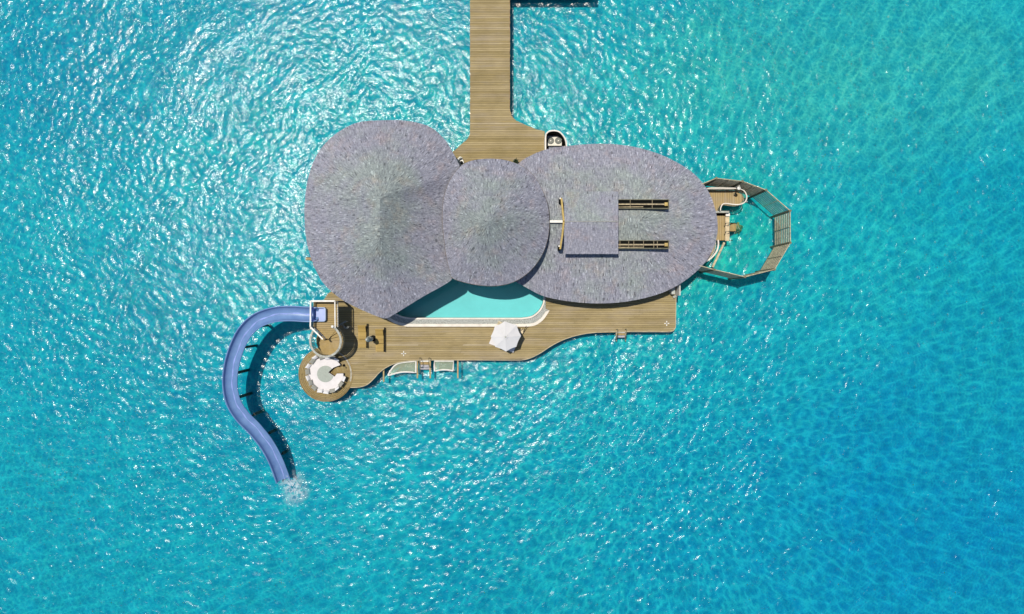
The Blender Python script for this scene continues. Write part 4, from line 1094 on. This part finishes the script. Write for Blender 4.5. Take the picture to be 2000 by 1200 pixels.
sc_ = thing('screen_wall', 'low grey timber screen between balcony deck and bathing platform', 'screen', (*P(1410,415), 0))
m = MB(); m.beam(P3(1398,414.3,0.55), P3(1424,414.3,0.55), 0.18, 0.10); m.build('cap', M['grey_rail'], sc_)
m = MB(); a = P3(1398,415,0.55); b = P3(1424,415,0.55); m.beam(a+Vector((0,0,-.5)), b+Vector((0,0,-.5)), 0.08, 0.86); m.build('board', M['fence_post'], sc_)
for yy in (418.3,): 
    m = MB()
    for k in range(9): m.box((*P(1400+k*2, yy+(0.5 if k%2 else -0.5), -0.1), -0.19), (0.13,0.16,0.24))
    o = m.build('rope_coil', M['black'], loc=(*P(1408,418), -0.31)); tag(o, 'dark coiled rope below the grey screen on the bathing platform', 'rope')
es = thing('swim_ladder', 'wooden stair with dark rails leading from the bathing platform into the water', 'steps', (*P(1430,445,-0.6), -0.6))
for k in range(4):
    z = -0.45-0.36*k; x, y = P(1428+k*3.3, 444.5, z); q = MB(); q.box((x, y, z), (0.24, 0.74, 0.05)); q.build('tread', M['stair'], es)
for s in (-1, 1):
    q = MB(); y_ = 444.5+s*8.3; q.beam(P3(1425.5,y_,-0.5), P3(1440,y_,-1.9), 0.06, 0.2); q.build('stringer', M['fence_post'], es)
    q = MB(); q.tube([P3(1417.5,y_+0.4,0.003), P3(1417.5,y_+0.4,0.75), P3(1424,y_-0.3,0.8), P3(1430,y_-0.3,-0.2), P3(1436,y_,-1.4)], 0.04, 7); q.build('handrail', M['darkpost'], es)
# coral rock under the ladder
m = MB(); random.seed(9)
for k in range(60):
    x, y = P(1444+random.gauss(0,3.4), 446+random.gauss(0,4.5), WZ); r_ = random.uniform(0.08,0.22); z = random.uniform(-1.85,-1.45); n_ = 7
    vs = []
    for i in range(4):
        for j in range(n_):
            ph = math.pi*(i+0.5)/4; th = 2*math.pi*j/n_; rr = r_*random.uniform(0.7,1.2); vs.append((x+rr*math.sin(ph)*math.cos(th), y+rr*math.sin(ph)*math.sin(th), z+rr*math.cos(ph)))
    fs = [(i*n_+j, (i+1)*n_+j, (i+1)*n_+(j+1)%n_, i*n_+(j+1)%n_) for i in range(3) for j in range(n_)] + [tuple(range(n_))]
    m.add(vs, fs)
t = NT('coral_growth'); c = t.ramp(t.rnd(), [(0,(0.05,0.10,0.02)),(0.5,(0.20,0.22,0.04)),(1,(0.42,0.30,0.10))]); t.l(c, t.b.inputs['Base Color']); t.b.inputs['Roughness'].default_value = 0.9
o = stuff(m.build('seaweed', t.m)); tag(o, 'greenish brown weed under the water below the swim ladder', 'seaweed')
# slanting timber from platform to screen
m = MB(); a = P3(1414.5,474,-0.5); b = P3(1391.5,522,-0.7); m.beam(a, b, 0.20, 0.16); o = m.build('tie_beam', M['slat_dark'], loc=tuple(b)); tag(o, 'slanting timber beam between the bathing platform and the fence', 'beam')
m = MB(); a = P3(1398,470.6,-0.1); b = P3(1431,470.0,-0.1); m.beam(a, b, 0.06, 0.10); o = m.build('edge_pole', M['black'], loc=tuple(a)); tag(o, 'thin dark pole along the lower edge of the bathing platform', 'pole')

# slatted fence standing in the lagoon
FT, FB = 2.75, -0.95
fn = thing('lagoon_fence', 'tall slatted timber fence curving through the lagoon right of the villa', 'fence', (*P(1500,450,WZ), WZ))
tops = [(1340,372),(1399,348.5),(1450,354.5),(1496,371.5),(1543,412),(1543.5,474.5),(1512.5,526.5),(1455,541),(1395,527),(1340,512)]
tw = [P(a, b, FT) for a, b in tops]
nsl = 9
for i, (a, b) in enumerate(zip(tw, tw[1:])):
    A_, B_ = Vector((*a,0)), Vector((*b,0)); d = (B_-A_).normalized(); nrm = Vector((d.y,-d.x,0)); L = (B_-A_).length
    q = MB()
    for k in range(nsl):
        z = FB+0.1+(FT-FB-0.2)*k/(nsl-1)
        hh = 0.16 if i in (3,) else 0.25 if i == 4 else 0.33
        q.beam(A_+d*0.10+Vector((0,0,z)), B_-d*0.10+Vector((0,0,z)), 0.035, hh, random.random())
    pn = q.build('slat_panel', M['slat_dark'], fn)
    q = MB(); md = (A_+B_)/2 + nrm*0.045; md2 = (A_+B_)/2-nrm*0.045
    q.beam(md+Vector((0,0,FB)), md+Vector((0,0,FT)), 0.07, 0.05); q.build('batten', M['slat_dark'], pn)
    q = MB(); q.beam(A_+d*0.1+Vector((0,0,FT+0.02)), B_-d*0.1+Vector((0,0,FT+0.02)), 0.07, 0.04); q.build('cap_rail', M['slat_dark'], pn)
cxy = Vector(P(1400, 445, 0))
for i, a in enumerate(tw):
    q = MB(); q.tube([(a[0],a[1],BZ-0.3),(a[0],a[1],FT+0.06)], 0.12, 9); q.build('post', M['fence_post'], fn)
